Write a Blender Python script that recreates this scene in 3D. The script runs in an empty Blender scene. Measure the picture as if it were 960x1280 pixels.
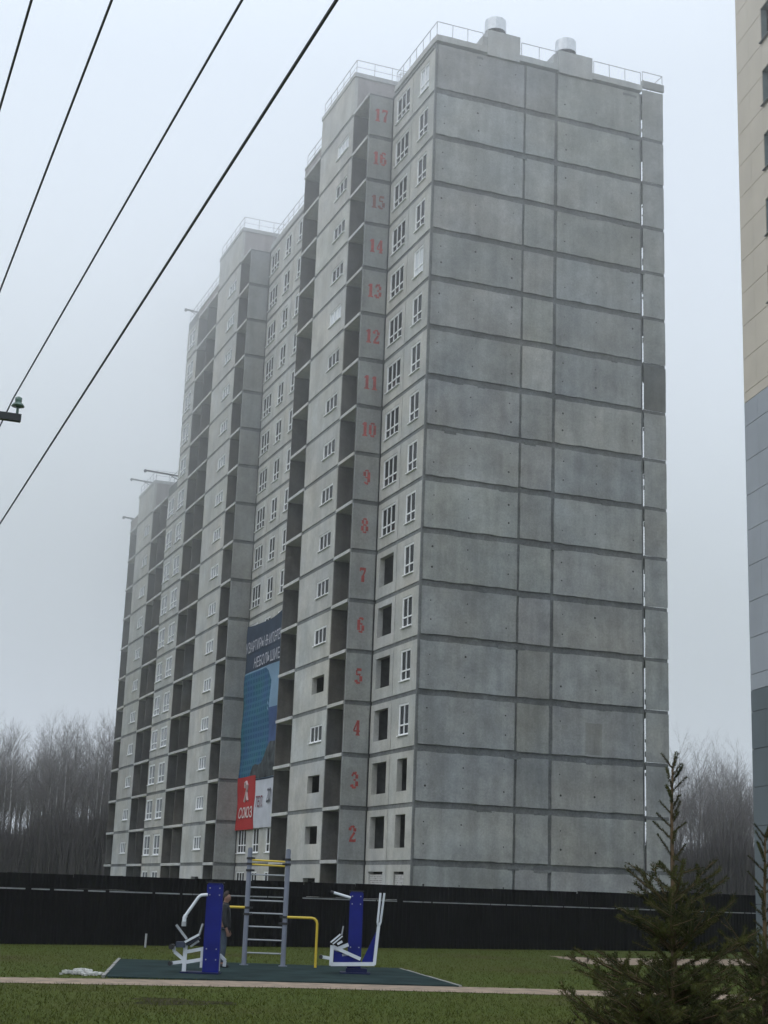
import bpy, math, random
from mathutils import Vector, Matrix
random.seed(7)
R = math.radians
scn = bpy.context.scene
COL = scn.collection

# ------------------------------------------------------------------ frame of the place
# world x runs along the tower's end wall, world y away along its long facade, origin at the near corner
EYE = Vector((-28.904, -70.577, 1.90))
YAW, PITCH, ROLL, FOC = R(69.21418), R(14.12015), R(2.13536), 1895.48
FWD = Vector((math.cos(PITCH)*math.cos(YAW), math.cos(PITCH)*math.sin(YAW), math.sin(PITCH)))
_r = Vector((math.sin(YAW), -math.cos(YAW), 0)); _u = _r.cross(FWD)
RGT = math.cos(ROLL)*_r + math.sin(ROLL)*_u
UPV = -math.sin(ROLL)*_r + math.cos(ROLL)*_u
R2 = Vector((math.sin(YAW), -math.cos(YAW), 0)); F2 = Vector((math.cos(YAW), math.sin(YAW), 0))
GYM_ROT = math.atan2(R2.y, R2.x)
def polar(right, ahead, z=0.0):
    """a place so many metres to the right of and ahead of where the photographer stands"""
    p = EYE + R2*right + F2*ahead
    return Vector((p.x, p.y, z))

cam_d = bpy.data.cameras.new('camera'); cam = bpy.data.objects.new('camera', cam_d); COL.objects.link(cam)
M = Matrix((RGT, UPV, -FWD)).transposed().to_4x4(); M.translation = EYE
cam.matrix_world = M
cam_d.sensor_fit = 'AUTO'; cam_d.sensor_width = 36.0; cam_d.lens = 36.0*FOC/1280.0
cam_d.clip_start = 0.1; cam_d.clip_end = 3000
scn.camera = cam

# ------------------------------------------------------------------ materials
def new_mat(name):
    m = bpy.data.materials.new(name); m.use_nodes = True
    nt = m.node_tree; b = nt.nodes['Principled BSDF']
    return m, nt, b
def plain(name, col, rough=0.6, metal=0.0, vary=0.12, scale=3.0, bump=0.0, spec=None):
    m, nt, b = new_mat(name)
    tc = nt.nodes.new('ShaderNodeTexCoord'); n = nt.nodes.new('ShaderNodeTexNoise')
    n.inputs['Scale'].default_value = scale; n.inputs['Detail'].default_value = 6
    nt.links.new(tc.outputs['Object'], n.inputs['Vector'])
    r = nt.nodes.new('ShaderNodeMapRange'); r.inputs['From Min'].default_value = .3; r.inputs['From Max'].default_value = .7
    r.inputs['To Min'].default_value = 1-vary; r.inputs['To Max'].default_value = 1+vary
    nt.links.new(n.outputs['Fac'], r.inputs['Value'])
    mx = nt.nodes.new('ShaderNodeVectorMath'); mx.operation = 'SCALE'; mx.inputs[0].default_value = col[:3]
    nt.links.new(r.outputs['Result'], mx.inputs['Scale'])
    nt.links.new(mx.outputs['Vector'], b.inputs['Base Color'])
    b.inputs['Roughness'].default_value = rough; b.inputs['Metallic'].default_value = metal
    if spec is not None: b.inputs['Specular IOR Level'].default_value = spec
    if bump:
        bp = nt.nodes.new('ShaderNodeBump'); bp.inputs['Strength'].default_value = bump; bp.inputs['Distance'].default_value = .02
        n2 = nt.nodes.new('ShaderNodeTexNoise'); n2.inputs['Scale'].default_value = scale*6; n2.inputs['Detail'].default_value = 5
        nt.links.new(tc.outputs['Object'], n2.inputs['Vector'])
        nt.links.new(n2.outputs['Fac'], bp.inputs['Height']); nt.links.new(bp.outputs['Normal'], b.inputs['Normal'])
    return m
def concrete(name, col, rough=0.85, blotch=0.16, streak=0.14, fine=0.10, warm=0.03):
    """weathered precast concrete: a tint for each panel, cloudy blotches, rain streaks, grain and pores"""
    m, nt, b = new_mat(name); N = nt.nodes; L = nt.links
    tc = N.new('ShaderNodeTexCoord')
    def noise(scale, detail=6, sc=(1, 1, 1), rough_=.55):
        mp = N.new('ShaderNodeMapping'); mp.inputs['Scale'].default_value = sc
        L.new(tc.outputs['Object'], mp.inputs['Vector'])
        n = N.new('ShaderNodeTexNoise'); n.inputs['Scale'].default_value = scale; n.inputs['Detail'].default_value = detail
        n.inputs['Roughness'].default_value = rough_
        L.new(mp.outputs['Vector'], n.inputs['Vector']); return n
    def rng(n, lo, hi, a=.3, c=.7):
        r = N.new('ShaderNodeMapRange'); r.inputs['From Min'].default_value = a; r.inputs['From Max'].default_value = c
        r.inputs['To Min'].default_value = lo; r.inputs['To Max'].default_value = hi
        L.new(n.outputs['Fac'], r.inputs['Value']); return r
    def mul(a, c):
        q = N.new('ShaderNodeMath'); q.operation = 'MULTIPLY'; L.new(a, q.inputs[0]); L.new(c, q.inputs[1]); return q.outputs[0]
    a = rng(noise(.55, 5), 1-blotch, 1+blotch).outputs['Result']
    s = rng(noise(1.0, 5, (1.7, 1.7, .16)), 1-streak, 1+streak*.7).outputs['Result']
    f = rng(noise(9, 8), 1-fine, 1+fine).outputs['Result']
    pores = rng(noise(26, 3), .72, 1.0, .30, .36).outputs['Result']
    g = rng(noise(2.3, 7, (1, 1, .8), .65), 1-blotch*.6, 1+blotch*.5).outputs['Result']
    v = mul(mul(mul(a, s), g), mul(f, pores))
    at = N.new('ShaderNodeAttribute'); at.attribute_name = 'tint'
    hue = N.new('ShaderNodeMix'); hue.data_type = 'RGBA'
    hue.inputs['A'].default_value = (*[c*(1+k) for c, k in zip(col, (warm, 0, -warm*1.4))], 1)
    hue.inputs['B'].default_value = (*[c*(1-k) for c, k in zip(col, (warm, 0, -warm*1.4))], 1)
    L.new(rng(noise(.3, 3), 0, 1).outputs['Result'], hue.inputs['Factor'])
    t = N.new('ShaderNodeMix'); t.data_type = 'RGBA'; t.blend_type = 'MULTIPLY'; t.inputs['Factor'].default_value = 1
    L.new(hue.outputs['Result'], t.inputs['A']); L.new(at.outputs['Color'], t.inputs['B'])
    mx = N.new('ShaderNodeVectorMath'); mx.operation = 'SCALE'
    L.new(t.outputs['Result'], mx.inputs[0]); L.new(v, mx.inputs['Scale'])
    L.new(mx.outputs['Vector'], b.inputs['Base Color'])
    b.inputs['Roughness'].default_value = rough; b.inputs['Specular IOR Level'].default_value = .3
    bp = N.new('ShaderNodeBump'); bp.inputs['Strength'].default_value = .35; bp.inputs['Distance'].default_value = .02
    L.new(noise(14, 6).outputs['Fac'], bp.inputs['Height']); L.new(bp.outputs['Normal'], b.inputs['Normal'])
    return m

C_END = concrete('concrete_end_panel', (.315, .325, .32), blotch=.22, streak=.16, fine=.12)
C_FAC = concrete('concrete_facade_panel', (.425, .425, .405), blotch=.16, streak=.10, fine=.08)
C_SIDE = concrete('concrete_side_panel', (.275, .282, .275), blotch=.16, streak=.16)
C_JNT = concrete('mortar_joint', (.150, .158, .160), blotch=.3, streak=.05, fine=.2)
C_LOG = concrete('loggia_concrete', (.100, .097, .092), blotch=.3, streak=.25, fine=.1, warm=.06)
C_SLAB = concrete('slab_edge_concrete', (.46, .46, .45), blotch=.15, streak=.0, fine=.12)
C_COP = concrete('coping_concrete', (.42, .43, .43), blotch=.12, streak=.12)
C_ATT = concrete('attic_concrete', (.36, .335, .33), blotch=.12, streak=.22, warm=.03)
HOLE = plain('panel_hole', (.03, .03, .03), .95)
WHITE = plain('white_window_profile', (.84, .85, .86), .45, vary=.05)
FILM = plain('protective_film', (.60, .63, .66), .3, vary=.12, scale=1.2)
RAIL = plain('galvanised_rail', (.42, .43, .45), .45, .4, vary=.15)
GALV = plain('galvanised_sheet', (.62, .65, .68), .35, .55, vary=.12)
INNER = plain('bare_interior', (.13, .13, .13), .9, vary=.2)
BRICK_FILL = None
def glass(name):
    m, nt, b = new_mat(name)
    b.inputs['Base Color'].default_value = (.008, .010, .012, 1); b.inputs['Roughness'].default_value = .04
    b.inputs['IOR'].default_value = 1.33; b.inputs['Specular IOR Level'].default_value = .14
    tc = nt.nodes.new('ShaderNodeTexCoord'); n = nt.nodes.new('ShaderNodeTexNoise'); n.inputs['Scale'].default_value = .9
    nt.links.new(tc.outputs['Object'], n.inputs['Vector'])
    bp = nt.nodes.new('ShaderNodeBump'); bp.inputs['Strength'].default_value = .06; bp.inputs['Distance'].default_value = .05
    nt.links.new(n.outputs['Fac'], bp.inputs['Height']); nt.links.new(bp.outputs['Normal'], b.inputs['Normal'])
    return m
GLASS = glass('window_glass')
def brick_mat():
    m, nt, b = new_mat('block_infill')
    tc = nt.nodes.new('ShaderNodeTexCoord'); sp = nt.nodes.new('ShaderNodeSeparateXYZ'); mp = nt.nodes.new('ShaderNodeCombineXYZ')
    br = nt.nodes.new('ShaderNodeTexBrick'); br.inputs['Color1'].default_value = (.42, .41, .40, 1)
    br.inputs['Color2'].default_value = (.20, .19, .18, 1); br.inputs['Mortar'].default_value = (.55, .55, .55, 1)
    br.inputs['Scale'].default_value = 2.6; br.inputs['Mortar Size'].default_value = .04
    nt.links.new(tc.outputs['Object'], sp.inputs[0]); nt.links.new(sp.outputs['Y'], mp.inputs['X']); nt.links.new(sp.outputs['Z'], mp.inputs['Y']); nt.links.new(mp.outputs['Vector'], br.inputs['Vector'])
    nt.links.new(br.outputs['Color'], b.inputs['Base Color']); b.inputs['Roughness'].default_value = .9
    return m
BRICK_FILL = brick_mat()
RED_PAINT = plain('red_stencil_paint', (.36, .062, .055), .8, vary=.35, scale=5)
DARK_PAINT = plain('dark_stencil_paint', (.21, .075, .065), .8, vary=.3, scale=5)

# ------------------------------------------------------------------ mesh builder
class MB:
    def __init__(s): s.v = []; s.f = []; s.m = []; s.t = []
    def add(s, vs, fs, mat=0, tint=1.0):
        o = len(s.v); s.v += [tuple(p) for p in vs]
        for f in fs: s.f.append(tuple(i+o for i in f)); s.m.append(mat); s.t.append(tint)
    def box(s, x0, x1, y0, y1, z0, z1, mat=0, tint=1.0):
        vs = [(x0,y0,z0),(x1,y0,z0),(x1,y1,z0),(x0,y1,z0),(x0,y0,z1),(x1,y0,z1),(x1,y1,z1),(x0,y1,z1)]
        s.add(vs, [(3,2,1,0),(4,5,6,7),(0,1,5,4),(1,2,6,5),(2,3,7,6),(3,0,4,7)], mat, tint)
    def prism(s, front, back, mat=0, tint=1.0):
        n = len(front)
        s.add(list(front)+list(back), [tuple(range(n)), tuple(range(2*n-1, n-1, -1))] +
              [((i+1) % n, i, n+i, n+(i+1) % n) for i in range(n)], mat, tint)
    def tube(s, pts, rad, n=6, mat=0, cap=True, tint=1.0):
        pts = [Vector(p) for p in pts]; k = len(pts)
        rad = list(rad) if hasattr(rad, '__len__') else [rad]*k
        vs = []; ref = None
        for i, p in enumerate(pts):
            d = (pts[min(i+1, k-1)]-pts[max(i-1, 0)]).normalized()
            if ref is None: ref = Vector((0, 0, 1)) if abs(d.z) < .9 else Vector((1, 0, 0))
            a = d.cross(ref).normalized(); b = a.cross(d).normalized(); ref = b
            vs += [p + (a*math.cos(2*math.pi*j/n)+b*math.sin(2*math.pi*j/n))*rad[i] for j in range(n)]
        fs = [(i*n+j, i*n+(j+1) % n, (i+1)*n+(j+1) % n, (i+1)*n+j) for i in range(k-1) for j in range(n)]
        if cap: fs += [tuple(range(n-1, -1, -1)), tuple(range((k-1)*n, k*n))]
        s.add(vs, fs, mat, tint)
    def bar(s, p, q, w, h=None, mat=0, up=(0, 0, 1)):
        """square tube from p to q"""
        p = Vector(p); q = Vector(q); h = h or w; d = (q-p).normalized(); up = Vector(up)
        if abs(d.dot(up)) > .95: up = Vector((1, 0, 0))
        a = d.cross(up).normalized()*w/2; b = a.cross(d).normalized()*h/2
        vs = [p-a-b, p+a-b, p+a+b, p-a+b, q-a-b, q+a-b, q+a+b, q-a+b]
        s.add(vs, [(3,2,1,0),(4,5,6,7),(0,1,5,4),(1,2,6,5),(2,3,7,6),(3,0,4,7)], mat)
    def build(s, name, mats, parent=None, smooth=False, loc=None):
        me = bpy.data.meshes.new(name); me.from_pydata(s.v, [], s.f)
        if not isinstance(mats, (list, tuple)): mats = [mats]
        for m in mats: me.materials.append(m)
        me.polygons.foreach_set('material_index', s.m)
        if smooth: me.polygons.foreach_set('use_smooth', [True]*len(s.f))
        ca = me.color_attributes.new('tint', 'FLOAT_COLOR', 'CORNER'); d = []
        for f, t in zip(s.f, s.t):
            d += ([t, t, t, 1.0] if not isinstance(t, tuple) else [*t, 1.0])*len(f)
        ca.data.foreach_set('color', d)
        me.update()
        o = bpy.data.objects.new(name, me); COL.objects.link(o)
        if parent: o.parent = parent
        if loc is not None: o.location = loc
        return o
def tag(o, label=None, cat=None, group=None, kind=None):
    if label: o['label'] = label
    if cat: o['category'] = cat
    if group: o['group'] = group
    if kind: o['kind'] = kind
    return o
def empty(name, loc=(0, 0, 0), rz=0.0):
    o = bpy.data.objects.new(name, None); COL.objects.link(o); o.location = loc; o.rotation_euler = (0, 0, rz)
    o.empty_display_size = .3
    return o
def copy_tree(o, parent=None):
    c = o.copy(); COL.objects.link(c)
    if parent: c.parent = parent
    for ch in list(o.children): copy_tree(ch, c)
    return c
def jit(a): return random.uniform(-a, a)
def tint(a=.07):
    t = 1+random.uniform(-a, a); return (t*(1+jit(.012)), t, t*(1+jit(.012)))

# ------------------------------------------------------------------ concrete towers
FL = 2.80; J1 = 3.46
def J(k): return J1+FL*(k-1)                         # height of the joint between floor k and k+1
PU = -1.5                                             # plane of the projecting fronts

def ragged(P, a0, a1, z0, z1, d0, d1, mb, mat=0, t=1.0, j=.022, step=.7):
    """a precast panel whose edges are a little broken"""
    na = max(2, int((a1-a0)/step)); nz = max(2, int((z1-z0)/step)); pts = []
    for i in range(na): pts.append((a0+(a1-a0)*i/na, z0))
    for i in range(nz): pts.append((a1, z0+(z1-z0)*i/nz))
    for i in range(na): pts.append((a1-(a1-a0)*i/na, z1))
    for i in range(nz): pts.append((a0, z1-(z1-z0)*i/nz))
    pts = [(a+jit(j)*.6, z+jit(j)) for a, z in pts]
    mb.prism([P(a, z, d0) for a, z in pts], [P(a, z, d1) for a, z in pts], mat, t)
def holed(mb, P, a0, a1, z0, z1, d0, d1, hole, mat=0, t=1.0):
    """a facade panel with a real opening through it"""
    def bx(aa, ab, za, zb):
        f = [P(aa, za, d0), P(ab, za, d0), P(ab, zb, d0), P(aa, zb, d0)]
        b = [P(aa, za, d1), P(ab, za, d1), P(ab, zb, d1), P(aa, zb, d1)]
        mb.prism(f, b, mat, t)
    if not hole: bx(a0, a1, z0, z1); return
    h0, h1, s0, s1 = hole
    bx(a0, a1, z0, s0); bx(a0, a1, s1, z1); bx(a0, h0, s0, s1); bx(h1, a1, s0, s1)

def facade(name, label, parent, u, cols, floors, top, base=0.0, mat=C_FAC, tv=.05):
    """panels in columns of one facade plane. cols: (v0, v1, opening (v, v, rise, rise) or None)"""
    mb = MB(); P = lambda a, z, d: (u+d, a, z)
    v0 = min(c[0] for c in cols); v1 = max(c[1] for c in cols)
    for k in range(1, floors+1):
        zlo = J(k-1) if k > 1 else base; zhi = J(k)
        zl = zlo+(.10 if k > 1 else 0); zh = zhi-.13
        for (a, b, op) in cols:
            hole = (op[0], op[1], J(k-1)+op[2], J(k-1)+op[3]) if op else None
            holed(mb, P, a+.035, b-.035, zl, zh, 0, .30, hole, 0, tint(tv))
            for (s0, s1) in ((a, a+.035), (b-.035, b)):
                mb.box(u+.05, u+.28, s0, s1, zl, zh, 1, 1.0)
        mb.box(u+.04, u+.29, v0, v1, zh, zhi+.10 if k < floors else top, 1, tint(.15))
    o = mb.build(name, [mat, C_JNT], parent)
    if label: o['label'] = label
    return o

def side_wall(name, parent, v, floors, u0=PU, u1=0.0, mat=C_SIDE, thick=.16):
    mb = MB(); P = lambda a, z, d: (a, v+d, z)
    mb.box(u0+.01, u1-.002, v+.06, v+thick, 0, J(floors), 1, .9)
    for k in range(1, floors+1):
        zl = (J(k-1)+.11) if k > 1 else 0.0; zh = J(k)-.13
        ragged(P, u0, u1-.07, zl, zh, 0, .07, mb, 0, tint(.06), j=.012)
    return mb.build(name, [mat, C_JNT], parent)

def loggia(parent, v0, v1, floors, dividers=(), top_parapet=None, near_wall=False):
    """an open loggia: partitions, back wall and a slab at each floor; the slabs are its sub-parts"""
    mb = MB()
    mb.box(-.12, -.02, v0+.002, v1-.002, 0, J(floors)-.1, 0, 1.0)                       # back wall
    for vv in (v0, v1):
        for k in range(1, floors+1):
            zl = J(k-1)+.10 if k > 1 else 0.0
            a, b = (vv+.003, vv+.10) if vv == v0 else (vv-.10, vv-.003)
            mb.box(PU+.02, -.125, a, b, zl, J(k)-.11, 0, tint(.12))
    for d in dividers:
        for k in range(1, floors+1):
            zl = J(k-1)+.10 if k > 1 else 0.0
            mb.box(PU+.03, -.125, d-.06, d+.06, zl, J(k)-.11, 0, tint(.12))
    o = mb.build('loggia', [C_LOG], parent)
    for k in range(1, floors+1):
        sb = MB()
        vs = [v0]+list(dividers)+[v1]
        for a, b in zip(vs[:-1], vs[1:]):
            sb.box(PU-.04+jit(.012), -.13, a+.02+abs(jit(.02)), b-.02-abs(jit(.02)), J(k)-.095, J(k)+.085, 0, tint(.08))
        sb.build('floor_slab', [C_SLAB], o)
    if top_parapet:
        pb = MB(); z0, z1 = J(floors)-.085, top_parapet
        ragged(lambda a, z, d: (PU+d, a, z), v0+.01, v1-.01, J(floors)+.09, z1-.14, 0, .16, pb, 0, .8, j=.01)
        pb.box(PU-.05, PU+.22, v0-.01, v1+.01, z1-.138, z1, 1, 1.0)
        pb.build('parapet', [C_ATT, C_COP], parent)
    return o

# windows: one prototype of each kind, frame + glass, origin at the lower middle of the opening, facing -x
def window_proto(name, w, h, panes, low=None, film=False, b=.07, pane=None, rim=.02):
    fr = MB(); gl = MB(); d0, d1 = -.02, .09
    fr.box(d0, d1, -w/2, w/2, 0, b); fr.box(d0, d1, -w/2, w/2, h-b, h)
    fr.box(d0, d1, -w/2, -w/2+b, b, h-b); fr.box(d0, d1, w/2-b, w/2, b, h-b)
    step = (w-2*b)/panes
    for i in range(1, panes):
        y = -w/2+b+step*i; fr.box(d0+.003, d1-.003, y-.034, y+.034, b, h-b)
    if low:
        for i in range(panes):
            y0 = -w/2+b+step*i+(.034 if i else 0); y1 = -w/2+b+step*(i+1)-(.034 if i < panes-1 else 0)
            fr.box(d0+.006, d1-.006, y0, y1, low-.035, low+.035)
    fr.box(-.14, -.021, -w/2-.05, w/2+.05, -.05, -.005)                                  # sill
    for y0, y1 in ((-w/2-rim, -w/2), (w/2, w/2+rim)):                                  # white reveal of sealing foam and strip
        fr.box(-.03, .05, y0, y1, -.002, h+rim+.004)
    fr.box(-.03, .05, -w/2, w/2, h, h+rim+.005)
    gl.box(.03, .05, -w/2+b*.5, w/2-b*.5, b*.5, h-b*.5)
    o = fr.build(name, [WHITE]); g = gl.build('glass', [pane or (FILM if film else GLASS)], o)
    return o
TWO_LOW, = (.52,)
P3 = window_proto('three_pane_window', 2.02, 1.58, 3, TWO_LOW)
P2 = window_proto('two_pane_window', 1.32, 1.58, 2, TWO_LOW)
PS = window_proto('short_window', 2.06, .93, 3)
PALEGL = plain('pale_reflection_glass', (.20, .22, .235), .18, vary=.25, scale=.9)  # far panes: the sky's grazing reflection is put into the base colour
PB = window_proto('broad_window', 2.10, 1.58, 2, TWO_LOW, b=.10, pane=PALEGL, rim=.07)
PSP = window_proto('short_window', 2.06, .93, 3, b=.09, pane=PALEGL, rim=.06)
P2F = window_proto('two_pane_window', 1.32, 1.58, 2, TWO_LOW, True); P2F['label'] = 'window still covered with white protective film'
PSF = window_proto('short_window', 2.06, .93, 3, None, True); PSF['label'] = 'short window still covered with white protective film'
used = set()
def put_window(proto, parent, u, vmid, z, label=None):
    o = proto if proto.name not in used else copy_tree(proto)
    used.add(proto.name if o is proto else o.name)
    o.parent = parent; o.location = (u+.05+jit(.01), vmid, z)
    if label: o['label'] = label
    return o

# stencilled floor numbers: strokes of thick and thin
GLYPH = {
 '0': [([(.08,.15),(.08,.85)],.15),([(.42,.15),(.42,.85)],.15),([(.10,.92),(.25,.99),(.40,.92)],.09),([(.10,.08),(.25,.01),(.40,.08)],.09)],
 '1': [([(.27,0),(.27,1)],.17),([(.08,.80),(.24,.96)],.08),([(.08,.02),(.46,.02)],.07)],
 '2': [([(.07,.72),(.10,.90)],.15),([(.10,.93),(.25,1.0),(.38,.92)],.08),([(.41,.88),(.41,.66)],.16),([(.40,.60),(.12,.16)],.11),([(.04,.06),(.46,.06)],.13),([(.46,.0),(.46,.2)],.06)],
 '3': [([(.07,.76),(.12,.92),(.25,1.0),(.36,.94)],.09),([(.40,.90),(.40,.62)],.15),([(.34,.54),(.18,.52)],.08),([(.41,.44),(.41,.12)],.16),([(.36,.06),(.22,.0),(.10,.07),(.06,.22)],.10)],
 '4': [([(.34,0),(.34,1)],.15),([(.30,.94),(.05,.32)],.07),([(.03,.28),(.50,.28)],.07),([(.20,.02),(.48,.02)],.06)],
 '5': [([(.10,.93),(.44,.93)],.14),([(.10,.90),(.10,.55)],.08),([(.12,.56),(.26,.62),(.36,.56)],.08),([(.41,.50),(.41,.14)],.16),([(.36,.06),(.22,.0),(.10,.07),(.06,.22)],.10)],
 '6': [([(.10,.14),(.10,.86)],.16),([(.12,.92),(.26,1.0),(.42,.88)],.09),([(.14,.54),(.28,.60),(.36,.54)],.07),([(.41,.48),(.41,.12)],.15),([(.12,.07),(.26,.0),(.38,.07)],.08)],
 '7': [([(.05,.92),(.46,.92)],.15),([(.06,.98),(.06,.74)],.06),([(.42,.84),(.27,.42)],.09),([(.27,.44),(.26,0)],.17)],
 '8': [([(.10,.62),(.10,.88)],.13),([(.40,.62),(.40,.88)],.13),([(.12,.94),(.25,1.0),(.38,.94)],.07),([(.12,.54),(.38,.54)],.08),([(.08,.12),(.08,.46)],.15),([(.42,.12),(.42,.46)],.15),([(.12,.06),(.25,.0),(.38,.06)],.07)],
 '9': [([(.09,.56),(.09,.88)],.15),([(.40,.14),(.40,.88)],.16),([(.12,.94),(.25,1.0),(.38,.94)],.07),([(.14,.48),(.32,.46)],.07),([(.10,.14),(.24,.0),(.36,.07)],.09)],
}
def number_mesh(txt, h, P):
    mb = MB(); n = len(txt); w = .58*h; x0 = -w*n/2+.04*h
    for i, ch in enumerate(txt):
        for pts, wd in GLYPH[ch]:
            for a, b in zip(pts[:-1], pts[1:]):
                ax, ay = (x0+i*w+a[0]*h, a[1]*h); bx_, by = (x0+i*w+b[0]*h, b[1]*h)
                dx, dy = bx_-ax, by-ay; l = math.hypot(dx, dy); wd = wd*1.22+.012; nx, ny = -dy/l*wd*h/2, dx/l*wd*h/2
                q = [(ax-nx, ay-ny), (bx_-nx, by-ny), (bx_+nx, by+ny), (ax+nx, ay+ny)]
                e = .0005*(len(mb.f) % 7)
                mb.add([P(x, y, e) for x, y in q], [(0, 1, 2, 3)])
    return mb

def railing(parent, pts, h=.92, step=1.25, mid=True):
    mb = MB(); pts = [Vector(p) for p in pts]
    for a, b in zip(pts[:-1], pts[1:]):
        n = max(1, round((b-a).length/step))
        for i in range(n+1):
            p = a.lerp(b, i/n); q = p+Vector((jit(.015), jit(.015), h))
            mb.tube([p, q], .022, 5)
        up = Vector((0, 0, h)); mb.tube([a+up, b+up], .024, 5)
        if mid: mb.tube([a+up*.5, b+up*.5], .016, 5)
    return mb.build('roof_railing', [RAIL], parent)

# ---- the seventeen-storey tower
tower = empty('apartment_building')
tag(tower, 'seventeen-storey bare concrete apartment tower with red floor numbers, unfinished, its top in fog', 'building')
NF = 17; ROOF = J(NF)
V = dict(IO=6.48, L1=9.39, L2=15.63, L3=18.92, IO2=31.51, M1=34.35, M2=40.97, M3=47.12, M23=50.78)

# end wall: dark joints behind, ragged precast panels in front, bolt holes
mb = MB(); P = lambda a, z, d: (a, d, z)
mb.box(.004, 13.19, .07, .30, 0, ROOF+.12, 1, 1.0)
SEAMS = [(.13, 5.49), (5.64, 7.47), (7.68, 13.05)]
for k in range(1, NF+1):
    zl = J(k-1)+.165 if k > 1 else 0.0; zh = J(k)-(.175 if k < NF else -.08)
    for ci, (a, b) in enumerate(SEAMS):
        t0 = random.uniform(.89, 1.10) if k < NF else .92
        if ci == 1: t0 *= random.choice((.88, .95, 1.0, 1.10))
        ragged(P, a, b, zl+jit(.02), zh+jit(.02), 0, .08, mb, 0, (t0*(1+jit(.02)), t0, t0*(1+jit(.03))), j=.026, step=.38)
        if ci != 1 and k > 0:
            for fx in (.09, .47, .90):
                for fz in (.30, .72):
                    if random.random() < .86:
                        r = random.choice((.028, .036, .042, .058))
                        c = (a+(b-a)*fx+jit(.06), zl+(zh-zl)*fz+jit(.06))
                        ring = [(c[0]+r*math.cos(i*math.pi/4), c[1]+r*math.sin(i*math.pi/4)) for i in range(8)]
                        mb.prism([P(x, z, -.004) for x, z in ring], [P(x, z, .01) for x, z in ring], 2)
    # smears of mortar along the joint
    for _ in range(2):
        a = random.uniform(.3, 12.5); w = random.uniform(.3, 1.1)
        ragged(P, a, a+w, J(k)-.16-random.uniform(.02, .10), J(k)-.1, .0025*_-.012, .05, mb, 1, tint(.2), j=.03, step=.25)
mb.box(.004, .12, .015, .07, 0, ROOF, 1, 1.05)
# darker rectangular damp patch low on the right
ragged(P, 9.6, 10.6, J(3)+.25, J(3)+1.9, -.002, .004, mb, 3, 1.0, j=.02, step=.5)
C_DAMP = concrete('damp_concrete', (.255, .258, .25), blotch=.2, streak=.3)
mb.build('end_wall', [C_END, C_JNT, HOLE, C_DAMP], tower)
mb = MB(); P = lambda a, z, d: (a, d, z)
ragged(P, -.03, 13.2, ROOF+.26, ROOF+.62, -.10, .30, mb, 0, 1.0, j=.012)
mb.build('roof_coping', [C_COP], tower)
for bx_ in ((-.06, .30, .31, 6.3, ROOF+.26, ROOF+.62, 0, 1.0), (-.02, .3, V['L3']+.05, V['IO2']-.05, ROOF+.16, ROOF+.55, 0, 1.0), (13.25, 14.72, -.04, .12, ROOF+.55, ROOF+1.0, 0, .62)):
    mb = MB(); mb.box(*bx_); mb.build('roof_coping', [C_COP], tower)

# rear loggias behind the end wall: side panels with an open slit, daylight shows through it
mb = MB(); P = lambda a, z, d: (a, d, z)
for k in range(1, NF+1):
    zl = J(k-1)+.10 if k > 1 else 0.0; zh = J(k)-.10+(.5 if k == NF else 0)
    ragged(P, 13.258, 14.66, zl, zh, .0, .05, mb, 0, tint(.06) if k != 11 else (.46, .46, .45), j=.012)
for k in range(1, NF+1):
    mb.box(13.205, 14.62, .02, 5.9, J(k)-.09, J(k)+.085, 2, 1.0)
    for _ in range(2):
        zc = J(k)-random.uniform(.5, 2.5); mb.box(13.203, 13.252, .03, .06, zc, zc+random.uniform(.06, .45), 2, 1.0)
    mb.box(13.203, 13.255, -.005, .02, J(k)-.10, J(k)+.10, 2, 1.0)
mb.build('rear_loggia', [C_END, C_SLAB, C_JNT], tower)

# near facade bay beside the corner
OPW = (3.86, 5.92, .70, 2.34); OPN = (.98, 2.34, .70, 2.34)
facade('facade_wall', None, tower, 0.0, [(.10, 3.38, OPN), (3.38, V['IO']-.03, OPW)], NF, ROOF+.255)
for k in range(8, 18): put_window(P3, tower, 0, (OPW[0]+OPW[1])/2, J(k-1)+.73)
for k in range(4, 18):
    put_window(P2F if k in (13, 17) else P2, tower, 0, (OPN[0]+OPN[1])/2, J(k-1)+.73)
for nm, op in (('block_infill', OPW), ('block_infill', OPN)):
    mb = MB(); mb.box(.10, .22, op[0]+.01, op[1]-.01, J(0)+.72, J(0)+2.2)
    mb.build(nm, [BRICK_FILL], tower)

# numbered side wall of the first projecting stack
sw = side_wall('side_wall', tower, V['IO'], NF)
for k in range(2, 18):
    n = number_mesh(str(k), .80, lambda x, y, e: (-.77+x, V['IO']-.004-e, J(k-1)+1.05+y))
    o = n.build('floor_number', [DARK_PAINT if k == 15 else RED_PAINT], sw)
    o['label'] = ('brown' if k == 15 else 'red')+' stencilled floor number %d' % k
loggia(tower, V['IO']+.162, V['L1'], NF)
SM = (.76, 2.86)                                     # short window's place in from the near edge of its wall
OPS = lambda v: (v+SM[0], v+SM[1], .96, 1.93)
facade('facade_wall', None, tower, PU, [(V['L1'], V['L2'], OPS(V['L1']))], NF, ROOF+.13)
for k in [4]+list(range(6, 18)):
    put_window(PSF if k in (13, 17) else PS, tower, PU, V['L1']+(SM[0]+SM[1])/2, J(k-1)+.98)
loggia(tower, V['L2'], V['L3'], NF, top_parapet=ROOF+.72)

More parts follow.
